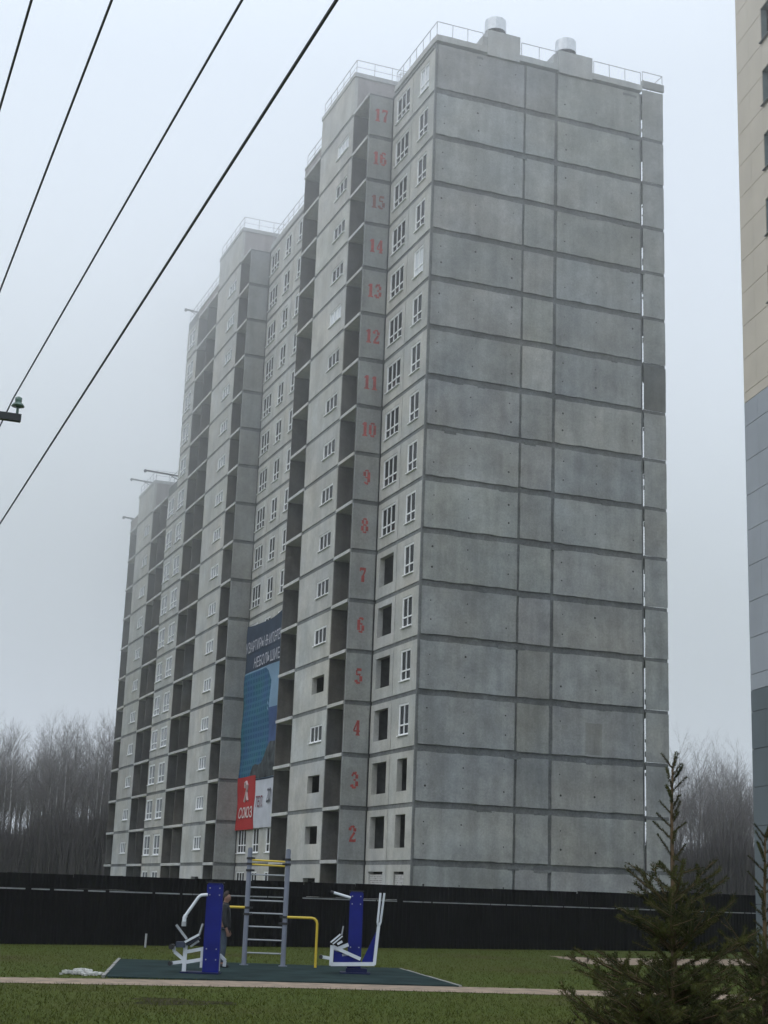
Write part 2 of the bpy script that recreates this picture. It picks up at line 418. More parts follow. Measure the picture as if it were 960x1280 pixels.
# recessed bay with the banner
RW = [(29.25, 31.25), (26.38, 27.70), (23.36, 24.68)]
facade('facade_wall', None, tower, 0.0, [(28.55, V['IO2'], (29.24, 31.26, .70, 2.34)), (25.55, 28.55, (26.36, 27.72, .70, 2.34)),
       (22.6, 25.55, (23.34, 24.70, .70, 2.34)), (V['L3'], 22.6, None)], NF, ROOF+.16)
for k in [1, 2]+list(range(7, 18)):
    put_window(P3, tower, 0, 30.25, J(k-1)+.73); put_window(P2, tower, 0, 27.04, J(k-1)+.73); put_window(P2, tower, 0, 24.02, J(k-1)+.73)
side_wall('side_wall', tower, V['IO2'], NF)
loggia(tower, V['IO2']+.162, V['M1'], NF)
facade('facade_wall', None, tower, PU, [(V['M1'], V['M2'], OPS(V['M1']+.3))], NF, ROOF+.13)
for k in range(2, 18):
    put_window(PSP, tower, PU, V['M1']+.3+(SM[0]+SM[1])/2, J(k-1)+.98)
loggia(tower, V['M2'], V['M3'], NF, dividers=(44.1,), top_parapet=ROOF+.70)
facade('facade_wall', None, tower, PU, [(V['M3'], V['M23'], (48.13, 50.27, .70, 2.34))], NF, ROOF+.72)
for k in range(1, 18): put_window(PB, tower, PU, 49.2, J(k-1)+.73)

# attics over the projecting walls, with weathered side faces
def attic(parent, v0, v1, zb):
    mb = MB()
    ragged(lambda a, z, d: (PU+d, a, z), v0+.004, v1-.004, zb+.13, zb+2.62, 0, .2, mb, 0, 1.0, j=.012)
    ragged(lambda a, z, d: (a, v0+d, z), PU+.205, 5.2, zb+.02, zb+2.62, 0, .2, mb, 1, .85, j=.01)
    ragged(lambda a, z, d: (a, v1-.2+d, z), PU+.205, 5.2, zb+.02, zb+2.62, 0, .2, mb, 1, .9, j=.01)
    mb.box(5.21, 5.4, v0, v1, zb, zb+2.6, 1)
    mb.box(PU-.05, 5.45, v0-.05, v1+.05, zb+2.62, zb+2.90, 2)
    mb.build('roof_attic', [C_FAC, C_ATT, C_COP], parent)
attic(tower, V['L1'], V['L2'], ROOF); attic(tower, V['M1'], V['M2'], ROOF)

# the bulk behind: floors, cores, rear, roof
def bulk(parent, spans, floors, vend0, vend1, roof, umax=13.18):
    mb = MB()
    for (u, a, b) in spans:
        for k in range(0, floors+1):
            mb.box(u+.302, 5.0, a+.02, b-.02, J(k)-.11+(.0 if k else 0), J(k)+.09, 0)
        mb.box(5.0, 5.2, a+.02, b-.02, 0, J(floors)-.12, 0)
        for vv in (a+.021, b-.18):
            mb.box(u+.31, 4.99, vv, vv+.15, 0, J(floors)-.13, 0, .9)
    mb.build('room_shell', [INNER], parent)
    mb = MB()
    mb.box(-.015, umax-.3, vend0+.32, vend1-.25, roof, roof+.12, 0, .6)
    mb.build('roof_slab', [C_COP], parent)
    mb = MB()
    mb.box(umax-.2, umax, vend0+.305, vend1, 0, roof-.05, 0)
    mb.box(.31, umax-.21, vend1-.2, vend1, 0, roof-.05, 0)
    mb.build('rear_wall', [C_SIDE], parent)
bulk(tower, [(0, .3, V['IO']), (PU, V['L1'], V['L2']), (0, V['L3'], V['IO2']), (PU, V['M1'], V['M2']), (PU, V['M3'], V['M23'])], NF, 0.0, V['M23'], ROOF+.02)
mb = MB(); mb.box(PU+.3, .305, V['M23']-.2, V['M23']-.002, J(12), ROOF, 0); mb.build('side_wall', [C_SIDE], tower)

RZ = ROOF+.62
railing(tower, [(.7, 7.4, ROOF+.15), (3.4, 7.4, ROOF+.15), (3.4, 8.8, ROOF+.15)], h=2.2, step=.9)
railing(tower, [(.05, 6.2, RZ), (.05, .1, RZ), (2.9, .1, RZ)], mid=False, step=.95)
railing(tower, [(5.35, .1, RZ), (7.6, .1, RZ)], mid=False, step=.95)
railing(tower, [(10.05, .1, RZ), (13.2, .1, RZ)], mid=False, step=.95)
railing(tower, [(13.3, .05, RZ+.3), (14.65, .05, RZ+.3), (14.65, 5.5, RZ+.3)], mid=False, h=.7)
railing(tower, [(PU+.1, V['L2']-.1, ROOF+2.9), (PU+.1, V['L1']+.1, ROOF+2.9), (4.5, V['L1']+.1, ROOF+2.9)])
railing(tower, [(.2, 6.3, RZ), (4.6, 6.3, RZ)])
railing(tower, [(PU+.1, V['L3']-.1, ROOF+.72), (PU+.1, V['L2']+.2, ROOF+.72)])
railing(tower, [(.1, V['L3']+.2, ROOF+.55), (.1, V['IO2']-.2, ROOF+.55)])
railing(tower, [(PU+.1, V['M2']-.1, ROOF+2.9), (PU+.1, V['M1']+.1, ROOF+2.9), (4.5, V['M1']+.1, ROOF+2.9)])
railing(tower, [(PU+.1, V['M23']-.1, ROOF+.72), (PU+.1, V['M2']+.2, ROOF+.70)])
# ventilation shafts with metal cowls standing on the end wall's roof edge
for (a, b, top) in ((3.1, 5.15, 49.98), (7.65, 9.85, 49.80)):
    mb = MB(); P = lambda x, z, d: (x, d, z)
    ragged(P, a, b, ROOF+.12, top, -.12, 1.2, mb, 0, .98, j=.012)
    mb.box(a-.30, a-.004, -.05, .9, ROOF+.63, ROOF+1.25, 0, .95)
    sh = mb.build('ventilation_shaft', [C_COP], tower)
    mb = MB(); c = (a+.72, .45)
    mb.tube([(c[0], c[1], top), (c[0], c[1], top+.22)], .42, 14, 1)
    prof = [(.22, .62), (.27, .62), (.95, .62), (1.0, .58), (1.02, .25)]
    n = 16
    vs = [(c[0]+r*math.cos(2*math.pi*i/n), c[1]+r*math.sin(2*math.pi*i/n), top+z) for z, r in prof for i in range(n)]
    fs = [(j*n+i, j*n+(i+1) % n, (j+1)*n+(i+1) % n, (j+1)*n+i) for j in range(len(prof)-1) for i in range(n)]+[tuple(range((len(prof)-1)*n, len(prof)*n))]
    mb.add(vs, fs, 0)
    mb.build('vent_cowl', [GALV, HOLE], sh, smooth=False)

# ---- the twelve-storey section beyond
low = empty('apartment_building', (0, V['M23'], 0))
tag(low, 'lower twelve-storey concrete block joined to the far end of the tower', 'building')
inv = Matrix.Translation((0, -V['M23'], 0))
NL = 12; LROOF = J(NL); W = dict(S=50.78, M4=53.9, M5=59.7, M6=66.22, M7=69.38)
before = set(COL.objects)
facade('facade_wall', None, low, PU, [(W['S'], W['M4'], (51.53, 53.67, .70, 2.34))], NL, LROOF+.75)
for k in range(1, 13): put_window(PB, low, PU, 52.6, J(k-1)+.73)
loggia(low, W['M4'], W['M5'], NL, dividers=(56.9,))
facade('facade_wall', None, low, PU, [(W['M5'], W['M6'], OPS(W['M5']+.3))], NL, LROOF+.13)
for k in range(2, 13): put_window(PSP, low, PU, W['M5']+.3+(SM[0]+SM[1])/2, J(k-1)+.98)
loggia(low, W['M6'], W['M7'], NL, top_parapet=LROOF+1.1)
attic(low, W['M5'], W['M6'], LROOF)
bulk(low, [(PU, W['S'], W['M4']), (PU, W['M5'], W['M6'])], NL, W['S'], W['M7'], LROOF+.02)
railing(low, [(PU+.1, W['M4'], LROOF+.75), (PU+.1, W['S']+.1, LROOF+.75)])
railing(low, [(PU+.1, W['M6']-.1, LROOF+2.9), (PU+.1, W['M5']+.1, LROOF+2.9), (4.5, W['M5']+.1, LROOF+2.9)])
for o in set(COL.objects)-before:
    if o.parent is low: o.location = Vector(o.location)-Vector((0, V['M23'], 0))
for o in list(low.children):
    if o not in before and o.name.split('.')[0].endswith('window') and o in set(COL.objects)-before: pass

# outrigger beams for hanging work platforms
STEEL = plain('dark_steel', (.10, .10, .11), .5, .3)
def outrigger(loc, label, L=2.6, diag=True):
    t = tag(empty('outrigger_beam', loc), label, 'outrigger', 'outrigger beams on the roofs')
    mb = MB(); mb.bar((-L, 0, .95), (1.6, 0, .75), .10, .13); mb.build('beam', [STEEL], t)
    mb = MB(); mb.tube([(-L-.02, -.07, .90), (-L-.02, .07, .90)], .13, 10); mb.build('pulley', [STEEL], t)
    mb = MB()
    for s in (-.35, .35):
        mb.bar((.25, 0, .80), (.25, s, 0), .06); mb.bar((1.5, 0, .72), (1.5, s, 0), .06)
    if diag: mb.bar((-.9, 0, .86), (.25, 0, .35), .05)
    mb.build('trestle', [STEEL], t)
    mb = MB(); mb.box(1.2, 1.75, -.25, .25, .03, .32); mb.build('counterweight', [C_SIDE], t)
outrigger((-1.0, 52.6, LROOF+.76), 'long steel beam sticking out from the low block roof against the taller section', 2.9)
outrigger((-.8, 64.0, LROOF+2.91), 'steel beam sticking out over the raised attic of the low block', 2.0)
outrigger((-.9, 68.4, LROOF+.3), 'short steel beam at the far low corner of the lower block', 1.5)
outrigger((-.7, 50.0, ROOF+.73), 'faint steel beam on the foggy roof edge of the tall section', 1.3)

# ------------------------------------------------------------------ the banner in the recess
def paint(name, col, rough=.85, vary=.1, scale=.8): return plain(name, col, rough, vary=vary, scale=scale, spec=.08)
ban = empty('advertising_banner', (-.12, 27.0, 5.75))
tag(ban, 'tall blue advertising banner with red and white foot hanging in the recess of the tower', 'banner')
BW0, BW1, BZ = -4.3, 4.38, 14.1
def bdepth(y, z): return -.05*math.sin(y*1.3+.6)*math.sin(z*.55)-.04*math.sin(z*1.9+y*.4)
def sheet(y0, y1, z0f, z1f, ny, nz, off):
    mb = MB(); vs = []; fs = []
    for j in range(nz+1):
        for i in range(ny+1):
            y = y0+(y1-y0)*i/ny; a = z0f(y); b = z1f(y); z = a+(b-a)*j/nz
            vs.append((bdepth(y, z)-off, y, z))
    for j in range(nz):
        for i in range(ny):
            q = j*(ny+1)+i; fs.append((q, q+1, q+ny+2, q+ny+1))
    mb.add(vs, fs); return mb
ctop = lambda y: 14.0-.28*math.cos(y*.36)
c = lambda v: (lambda y: v)
sheet(BW0, BW1, c(3.1), ctop, 14, 40, 0).build('cloth', [paint('banner_navy', (.032, .048, .078), vary=.2)], ban, smooth=True)
def banner_picture():
    m, nt, b = new_mat('banner_picture'); N = nt.nodes; L = nt.links
    tc = N.new('ShaderNodeTexCoord'); n = N.new('ShaderNodeTexNoise'); n.inputs['Scale'].default_value = .55; n.inputs['Detail'].default_value = 5
    L.new(tc.outputs['Object'], n.inputs['Vector'])
    sp = N.new('ShaderNodeSeparateXYZ'); L.new(tc.outputs['Object'], sp.inputs[0]); mp = N.new('ShaderNodeCombineXYZ')
    L.new(sp.outputs['Y'], mp.inputs['X']); L.new(sp.outputs['Z'], mp.inputs['Y'])
    br = N.new('ShaderNodeTexBrick'); br.offset = 0; br.inputs['Scale'].default_value = 1.0; br.inputs['Brick Width'].default_value = .55; br.inputs['Row Height'].default_value = .42
    br.inputs['Color1'].default_value = (.018, .085, .14, 1); br.inputs['Color2'].default_value = (.022, .06, .17, 1); br.inputs['Mortar'].default_value = (.07, .17, .25, 1)
    br.inputs['Mortar Size'].default_value = .09
    L.new(mp.outputs['Vector'], br.inputs['Vector'])
    cr = N.new('ShaderNodeValToRGB'); e = cr.color_ramp.elements
    e[0].position = .34; e[0].color = (.012, .11, .125, 1); e[1].position = .66; e[1].color = (.022, .065, .19, 1)
    L.new(n.outputs['Fac'], cr.inputs['Fac'])
    mx = N.new('ShaderNodeMix'); mx.data_type = 'RGBA'; mx.inputs['Factor'].default_value = .45
    L.new(cr.outputs['Color'], mx.inputs['A']); L.new(br.outputs['Color'], mx.inputs['B'])
    L.new(mx.outputs['Result'], b.inputs['Base Color']); b.inputs['Roughness'].default_value = .85; b.inputs['Specular IOR Level'].default_value = .08
    return m
# printed picture: pale sky, blue tower, dark foreground; then the red and white foot
sheet(BW0+.06, BW1-.06, c(3.2), c(10.6), 12, 20, .012).build('picture', [paint('banner_sky', (.17, .27, .38), vary=.15)], ban, smooth=True)
sheet(-2.1, BW1-.05, c(3.25), lambda y: 10.5-max(0, (-y-1.2))*1.1, 10, 20, .02).build('picture', [banner_picture()], ban, smooth=True)
sheet(BW0+.06, -2.05, c(3.25), c(7.7), 4, 12, .022).build('picture', [paint('banner_block', (.05, .085, .19), vary=.25)], ban, smooth=True)
sheet(BW0+.05, 2.6, c(3.22), lambda y: 5.9-.42*(y+4.2)+.3*math.sin(y*2), 12, 6, .030).build('picture', [paint('banner_ground', (.055, .062, .068), vary=.6, scale=1.6)], ban, smooth=True)
sheet(.15, BW1+.03, c(-.05), c(3.45), 8, 8, .034).build('red_panel', [paint('banner_red', (.36, .035, .035), vary=.12)], ban, smooth=True)
sheet(BW0, .12, c(.0), c(3.08), 8, 8, .034).build('white_panel', [paint('banner_white', (.46, .48, .53), vary=.12)], ban, smooth=True)
LETTER = paint('banner_lettering', (.36, .37, .42), vary=.15)
MAROON = paint('banner_maroon', (.16, .05, .07)); BLACKP = paint('banner_black', (.03, .03, .04))
def text_on_banner(txt, size, y_right, z, mat, xs=1.0, off=.11, slope=0.0, name='lettering'):
    cu = bpy.data.curves.new('t', 'FONT'); cu.body = txt; cu.size = size; cu.align_x = 'LEFT'; cu.offset = .012*size; cu.resolution_u = 3
    tmp = bpy.data.objects.new('t', cu); COL.objects.link(tmp)
    dg = bpy.context.evaluated_depsgraph_get(); me = bpy.data.meshes.new_from_object(tmp.evaluated_get(dg))
    bpy.data.objects.remove(tmp)
    me.name = name; me.materials.clear(); me.materials.append(mat)
    for v in me.vertices:
        x, y = v.co.x*xs, v.co.y
        v.co = (bdepth(y_right-x, z+y)-off, y_right-x, z+y+slope*x)
    o = bpy.data.objects.new(name, me); COL.objects.link(o); o.parent = ban
    return o
text_on_banner('КВАРТИРЫ В ИПОТЕКУ', .98, 4.1, 12.0, LETTER, .80)
text_on_banner('НЕБОЛЬШИЕ', .98, 1.95, 10.75, LETTER, .95)
text_on_banner('СОЮЗ', .98, 3.75, .72, paint('banner_cream', (.52, .48, .46)), 1.18)
text_on_banner('ТЕЛ.', .95, -.25, 1.35, MAROON, .75)
text_on_banner('20', 1.3, -2.75, 1.55, BLACKP, .8)
# emblem: an open loop over a stem, pale on the red
mb = MB()
pts = [(2.75, 1.95), (2.45, 2.3), (2.05, 2.75), (1.95, 3.0), (2.2, 3.22), (2.55, 3.16), (2.62, 2.85)]
pts = [(y-.05, z-.12) for y, z in pts]
mb.tube([(bdepth(y, z)-.06, y, z) for y, z in pts], .10, 6)
mb.tube([(bdepth(y, z)-.06, y, z) for y, z in [(1.75, 1.85), (2.0, 2.1), (2.15, 2.5)]], .09, 6)
mb.build('emblem', [paint('banner_emblem', (.50, .40, .40))], ban)

# ------------------------------------------------------------------ clad tower on the right
t_dir = Vector((-.195, -.981, 0)).normalized()
clad = empty('apartment_building', (6.39, -19.61, 0), math.atan2(t_dir.y, t_dir.x))
tag(clad, 'finished tower at the right edge, beige cladding above grey and slate panels', 'building')
CREAM = plain('beige_cladding', (.56, .50, .42), .55, vary=.07, scale=.5)
GREY = plain('grey_cladding', (.33, .355, .395), .5, vary=.07, scale=.5)
SLATE = plain('slate_cladding', (.105, .13, .145), .5, vary=.08, scale=.5)
GAP = plain('cladding_gap', (.07, .07, .07), .8)
# local x runs along the facade towards the street, local y is into the building when negative... facade faces local -y
row = 1.478; z = 37.49-row*26; mbs = {}
mbc = {n: MB() for n in ('beige', 'grey', 'slate')}; gap = MB()
CW = 1.9; win_rows = []
HB = 58.0; LEN = 19.0; BACK = 13.0
# openings: one pair of rows to a floor
def opening(zr0): return
sills = [37.56-2.956*i for i in range(-6, 13)]
ops = []
for s in sills:
    for x0 in (2.62, 7.4, 12.2): ops.append((x0, x0+1.9, s, s+1.62))
zs = []
zz = 37.49
while zz > 0: zz -= row
r0 = zz
edges = [.02]+[r0+row*k for k in range(1, 60) if r0+row*k < HB-.2]+[HB]
edges = sorted([e for e in edges if min(abs(e-22.27), abs(e-10.25)) > .3]+[22.27, 10.25])
for za, zb in zip(edges[:-1], edges[1:]):
    mid = (za+zb)/2
    key = 'beige' if mid > 22.27 else ('grey' if mid > 10.25 else 'slate')
    b = mbc[key]
    xs = sorted(set([0.0]+[o[0] for o in ops[:3]]+[o[1] for o in ops[:3]]+[LEN]))
    for xa, xb in zip(xs[:-1], xs[1:]):
        cuts = [o for o in ops if abs(o[0]-xa) < .01 and o[2] < zb-.02 and o[3] > za+.02]
        segs = [(za, zb)]
        for o in cuts:
            ns = []
            for s0, s1 in segs:
                if o[2] > s0+.03: ns.append((s0, min(s1, o[2])))
                if o[3] < s1-.03: ns.append((max(s0, o[3]), s1))
            segs = ns
        nsub = 1 if xb-xa < 2.2 else (2 if xb-xa < 4 else 3)
        for s0, s1 in segs:
            for i in range(nsub):
                p0 = xa+(xb-xa)*i/nsub; p1 = xa+(xb-xa)*(i+1)/nsub
                b.box(p0+.006, p1-.006, -.05, .0, s0+.012, s1-.012, 0, tint(.03))
for key, m in (('beige', CREAM), ('grey', GREY), ('slate', SLATE)):
    mbc[key].build('cladding', [m], clad)['label'] = key+' cladding panels'
gap = MB()
# wall behind the cladding with the same openings
xs = [0.03, 2.60, 4.54, 7.38, 9.32, 12.18, 14.12, LEN-.02]
for i in range(0, 7, 2): gap.box(xs[i], xs[i+1], .005, .35, 0, HB-.1)
for i in (1, 3, 5):
    zz = 0
    for s in sorted(sills):
        if s > zz: gap.box(xs[i], xs[i+1], .005, .35, zz, s-.02)
        zz = s+1.64
    gap.box(xs[i], xs[i+1], .005, .35, zz, HB-.1)
gap.build('wall', [GAP], clad)
END_CL = MB()
END_CL.box(.0, .05, .36, BACK, 0, 10.3, 2); END_CL.box(.0, .05, .36, BACK, 10.3, 22.25, 1); END_CL.box(0, .05, .36, BACK, 22.25, HB, 0)
END_CL.box(.06, LEN, BACK-.3, BACK, 0, HB, 0); END_CL.box(LEN-.019, LEN, 0.001, BACK-.31, 0, HB, 0)
END_CL.box(.0, LEN, .36, BACK-.31, HB-.09, HB, 0)
END_CL.build('rear_cladding', [CREAM, GREY, SLATE], clad)
DKF = plain('dark_window_profile', (.10, .11, .12), .4)
REVEAL = plain('window_reveal', (.20, .25, .27), .5)
pw = None
for (x0, x1, s0, s1) in ops:
    if pw is None:
        mb = MB(); w, h = x1-x0, s1-s0
        mb.box(0, w, .20, .26, 0, .07); mb.box(0, w, .20, .26, h-.07, h); mb.box(0, .07, .20, .26, .07, h-.07); mb.box(w-.07, w, .20, .26, .07, h-.07)
        mb.box(w/2-.04, w/2+.04, .20, .26, .07, h-.07)
        mb.box(0, .015, -.02, .20, .0, h, 1); mb.box(w-.015, w, -.02, .20, 0, h, 1); mb.box(.015, w-.015, -.02, .2, h-.015, h, 1)
        pw = mb.build('window', [DKF, REVEAL], clad)
        g = MB(); g.box(.05, w-.05, .22, .24, .05, h-.05); g.build('glass', [GLASS], pw)
        sl = MB(); sl.box(-.02, w+.02, -.16, .20, -.03, -.004); sl.build('sill', [DKF], pw)
        o = pw
    else: o = copy_tree(pw, clad)
    o.location = (x0, 0, s0)

# ------------------------------------------------------------------ ground, paths, pads
def ground_mat():
    m, nt, b = new_mat('lawn'); N = nt.nodes; L = nt.links
    tc = N.new('ShaderNodeTexCoord')
    def nz(s, d=6):
        n = N.new('ShaderNodeTexNoise'); n.inputs['Scale'].default_value = s; n.inputs['Detail'].default_value = d
        L.new(tc.outputs['Object'], n.inputs['Vector']); return n
    cr = N.new('ShaderNodeValToRGB'); e = cr.color_ramp.elements
    e[0].position = .30; e[0].color = (.050, .044, .014, 1); e[1].position = .62; e[1].color = (.048, .068, .011, 1)
    x = cr.color_ramp.elements.new(.46); x.color = (.052, .066, .012, 1)
    L.new(nz(.18).outputs['Fac'], cr.inputs['Fac'])
    cr2 = N.new('ShaderNodeValToRGB'); e = cr2.color_ramp.elements
    e[0].position = .3; e[0].color = (.78, .78, .74, 1); e[1].position = .7; e[1].color = (1.2, 1.18, 1.12, 1)
    L.new(nz(7, 8).outputs['Fac'], cr2.inputs['Fac'])
    mx = N.new('ShaderNodeMix'); mx.data_type = 'RGBA'; mx.blend_type = 'MULTIPLY'; mx.inputs['Factor'].default_value = 1
    L.new(cr.outputs['Color'], mx.inputs['A']); L.new(cr2.outputs['Color'], mx.inputs['B'])
    L.new(mx.outputs['Result'], b.inputs['Base Color']); b.inputs['Roughness'].default_value = 1; b.inputs['Specular IOR Level'].default_value = .1
    return m
mb = MB(); G = 340
n = 40
mb.add([(-28+G*(2*i/n-1), -20+G*(2*j/n-1), 0) for j in range(n+1) for i in range(n+1)],
       [(j*(n+1)+i, j*(n+1)+i+1, (j+1)*(n+1)+i+1, (j+1)*(n+1)+i) for j in range(n) for i in range(n)])
tag(mb.build('ground', [ground_mat()]), kind='structure')

SAND = plain('sandy_gravel', (.235, .178, .128), .95, vary=.35, scale=3.0, bump=.4)
KERB = plain('pale_kerb', (.22, .22, .205), .9, vary=.2)
def strip(name, left, right, mat, z=.008, wob=.06, sub=26):
    """an uneven strip of ground between two edges"""
    mb = MB(); vs = []
    def along(pl, t):
        t *= len(pl)-1; i = min(int(t), len(pl)-2); f = t-i
        return Vector((*pl[i], 0)).lerp(Vector((*pl[i+1], 0)), f)
    for i in range(sub+1):
        a = along(left, i/sub); b = along(right, i/sub)
        vs += [(a.x+jit(wob), a.y+jit(wob), z), (b.x+jit(wob), b.y+jit(wob), z)]
    mb.add(vs, [(2*i, 2*i+1, 2*i+3, 2*i+2) for i in range(sub)])
    return tag(mb.build(name, [mat]), kind='structure')
strip('path', [(-60, -33.7), (-24.5, -38.35), (-18.2, -38.43), (-11.8, -39.9), (12, -45.5)], [(-60, -35.5), (-24.7, -40.05), (-18.9, -40.4), (-12.77, -41.6), (12, -47.3)], SAND, .010, .05, 160)
strip('sand_path', [(-3.6, -21.4), (-2.2, -22.2), (2.4, -21.4), (12, -18.5)], [(-3.7, -21.9), (-5.0, -27.6), (2.1, -25.5), (14, -24.5)], SAND, .010, .16, 40)
MUD = plain('bare_mud', (.034, .030, .017), 1.0, vary=.5, scale=2.2, bump=.4, spec=.03)
mc = polar(-3.15, 26.9); mb = MB(); ring = []
for i in range(28):
    a = 2*math.pi*i/28; r = 1+.25*math.sin(a*3+1)+jit(.14); ring.append(mc+R2*(math.cos(a)*.85*r)+F2*(math.sin(a)*.75*r)+Vector((0, 0, .006)))
mb.add(ring, [tuple(range(28))]); tag(mb.build('mud', [MUD]), kind='structure')
RUBBER = plain('rubber_crumb', (.020, .034, .034), 1.0, vary=.35, scale=1.2, bump=.3, spec=.04)
pad = [(-20.39, -30.3), (-22.3, -37.9), (-14.9, -39.3), (-13.5, -32.3)]
mb = MB()
for a, b, c_ in ((0, 1, 2), (0, 2, 3)): pass
mb.prism([(x, y, .035) for x, y in pad], [(x, y, .002) for x, y in pad])
tag(mb.build('rubber_pavement', [RUBBER]), kind='structure')
mb = MB()
for (p, q, h) in ((pad[0], pad[1], .05), (pad[2], pad[3], .04)):
    d = (Vector((*q, 0))-Vector((*p, 0))).normalized(); s = Vector((-d.y, d.x, 0))
    if p == pad[0]: s = -s
    L_ = (Vector((*q, 0))-Vector((*p, 0))).length; nn = 8
    for i in range(nn):
        a = Vector((*p, 0))+d*(L_*i/nn+.012)-s*.0; b = Vector((*p, 0))+d*(L_*(i+1)/nn-.012); dz = jit(.008)
        off = -s if (Vector((*pad[0], 0))+Vector((*pad[2], 0))-a*2).dot(s) > 0 else s
        c0 = off*.003; c1 = off*.075
        mb.prism([v+Vector((0, 0, h+dz)) for v in (a+c0, b+c0, b+c1, a+c1)], [v+Vector((0, 0, 0)) for v in (a+c0, b+c0, b+c1, a+c1)])
tag(mb.build('kerb', [KERB]), kind='structure')

# heap of white rubble beside the pad
hp = MB(); rnd = random.Random(3)
for i in range(150):
    q = max(-.38, min(.38, rnd.gauss(0, .19))); w = rnd.gauss(0, .15); x = q; y = w
    h = max(0.01, .09-.18*(x*x/.3+y*y/.2)*.5); s = rnd.uniform(.02, .065)
    cx, cy, cz = x, y, rnd.uniform(0, h)+s*.3
    ring = [(cx+s*rnd.uniform(.7, 1.2)*math.cos(a), cy+s*rnd.uniform(.7, 1.2)*math.sin(a)) for a in [i_*math.pi/3+rnd.uniform(-.3, .3) for i_ in range(6)]]
    hp.prism([(a_, b_, cz+s*rnd.uniform(.3, .6)) for a_, b_ in ring], [(a_*.9+cx*.1, b_*.9+cy*.1, max(0, cz-s*.6)) for a_, b_ in ring])
o = hp.build('rubble_heap', [plain('white_rubble', (.50, .50, .48), .95, vary=.25)], loc=(-22.58, -36.85, .003)); o.rotation_euler = (0, 0, GYM_ROT)
tag(o, 'low heap of white rubble lying on the grass left of the rubber pad', 'rubble', kind='stuff')

# ------------------------------------------------------------------ fence
FA = Vector((-22.36, -21.85, 0)); FB = Vector((1.9, -14.74, 0)); fd = (FB-FA).normalized(); fn = Vector((fd.y, -fd.x, 0))
fence = empty('fence', FA, math.atan2(fd.y, fd.x))
tag(fence, 'long black corrugated site fence with a pale rail, running below the concrete towers', 'fence')
BLACK = plain('black_profiled_sheet', (.0055, .0053, .0060), .7, vary=.3, scale=1.3, spec=.06)
BLACK2 = plain('black_fence_top', (.0075, .0073, .0080), .7, vary=.4, scale=1.1, spec=.06)
PALE = plain('pale_fence_rail', (.27, .28, .29), .5, vary=.3, scale=2)
def hgt(x): return 2.12+.16*min(1, max(0, (x+1)/26.0))+(.14 if x > 27.95 else 0)
x = -22.0; i = 0; rail = MB(); posts = []
rail_pieces = []
while x < 44:
    w = 2.2+jit(.05); t_ = hgt(x+.1)+jit(.012); mb = MB()
    # profiled sheet: trapezoid ribs
    npr = 11; st = w/npr; pr = []
    for k in range(npr):
        xx = x+st*k; pr += [(xx, .0), (xx+st*.35, .0), (xx+st*.5, .022), (xx+st*.85, .022)]
    pr.append((x+w, 0)); zb = -.01; lean = jit(.012)
    for z0, z1, off in ((zb, 1.62+jit(.01), 0.0), (1.70+jit(.012), t_, .055)):
        vs = [(a, b+off+lean*z0, z0) for a, b in pr]+[(a, b+off+lean*z1, z1) for a, b in pr]
        m = len(pr); mb.add(vs, [(k, k+1, m+k+1, m+k) for k in range(m-1)], 0 if z0 < 1 else 1)
    mb.build('sheet_panel', [BLACK, BLACK2], fence)
    # the pale rail shows in broken lengths between sheet and top strip
    gx = x
    while gx < x+w-.05:
        ln = random.choice((.35, .6, .9, 1.4, 2.0)); e = min(gx+ln, x+w-.02)
        if random.random() < (.86 if x < 11 else .94): rail_pieces.append((gx, e))
        gx = e+random.uniform(.02, (.22 if x < 11 else .10))
    pm = MB(); pm.box(x-.17, x+.17, .106, .16, 0, t_-.10); pm.build('fence_post', [BLACK], fence)
    x += w
for a, b in rail_pieces:
    rail = MB(); rail.box(a, b, -.03, .0, 1.632, 1.672); rail.build('rail', [PALE], fence)
mb = MB(); mb.box(-22, 44, .06, .10, 1.60, 1.70); mb.build('back_rail', [BLACK], fence)

# small grey stake by the fence and a dark cabin behind it
mb = MB(); mb.tube([(0, 0, 0), (.01, 0, .42)], .035, 6); o = mb.build('stake', [RAIL], loc=(-17.9, -22.0, 0))
tag(o, 'short grey stake in the grass at the foot of the black fence', 'stake')
cab = empty('site_cabin', (-26.5, -14.2, 0), math.atan2(fd.y, fd.x)); tag(cab, 'dark flat roofed site cabin just showing over the fence at the left', 'cabin')
mb = MB(); mb.box(0, 5.2, 0, 2.4, .15, 2.38); mb.build('wall', [BLACK2], cab)
mb = MB(); mb.box(-.1, 5.3, -.1, 2.5, 2.38, 2.5); mb.build('roof', [BLACK], cab)
mb = MB(); mb.box(2.0, 2.9, -.03, .0, .2, 2.1); mb.build('door', [STEEL], cab)

# ------------------------------------------------------------------ outdoor gym
BLUE = plain('blue_powder_coat', (.005, .011, .15), .5, vary=.2, scale=2.5, spec=.2)
BLUE_D = plain('dark_blue_powder_coat', (.006, .010, .05), .5, vary=.1, spec=.2)
WHT = plain('white_powder_coat', (.60, .64, .68), .4, vary=.06)
NAVY = plain('navy_plastic', (.02, .03, .06), .5)
GRYP = plain('grey_powder_coat', (.17, .19, .24), .45, vary=.08)
YEL = plain('yellow_powder_coat', (.55, .40, .035), .42, vary=.08)
BLK = plain('black_plastic', (.012, .012, .014), .5)
CLAMP = plain('clamp_grey', (.30, .32, .34), .5)

def at_gym(x, y): return (x, y, .036)
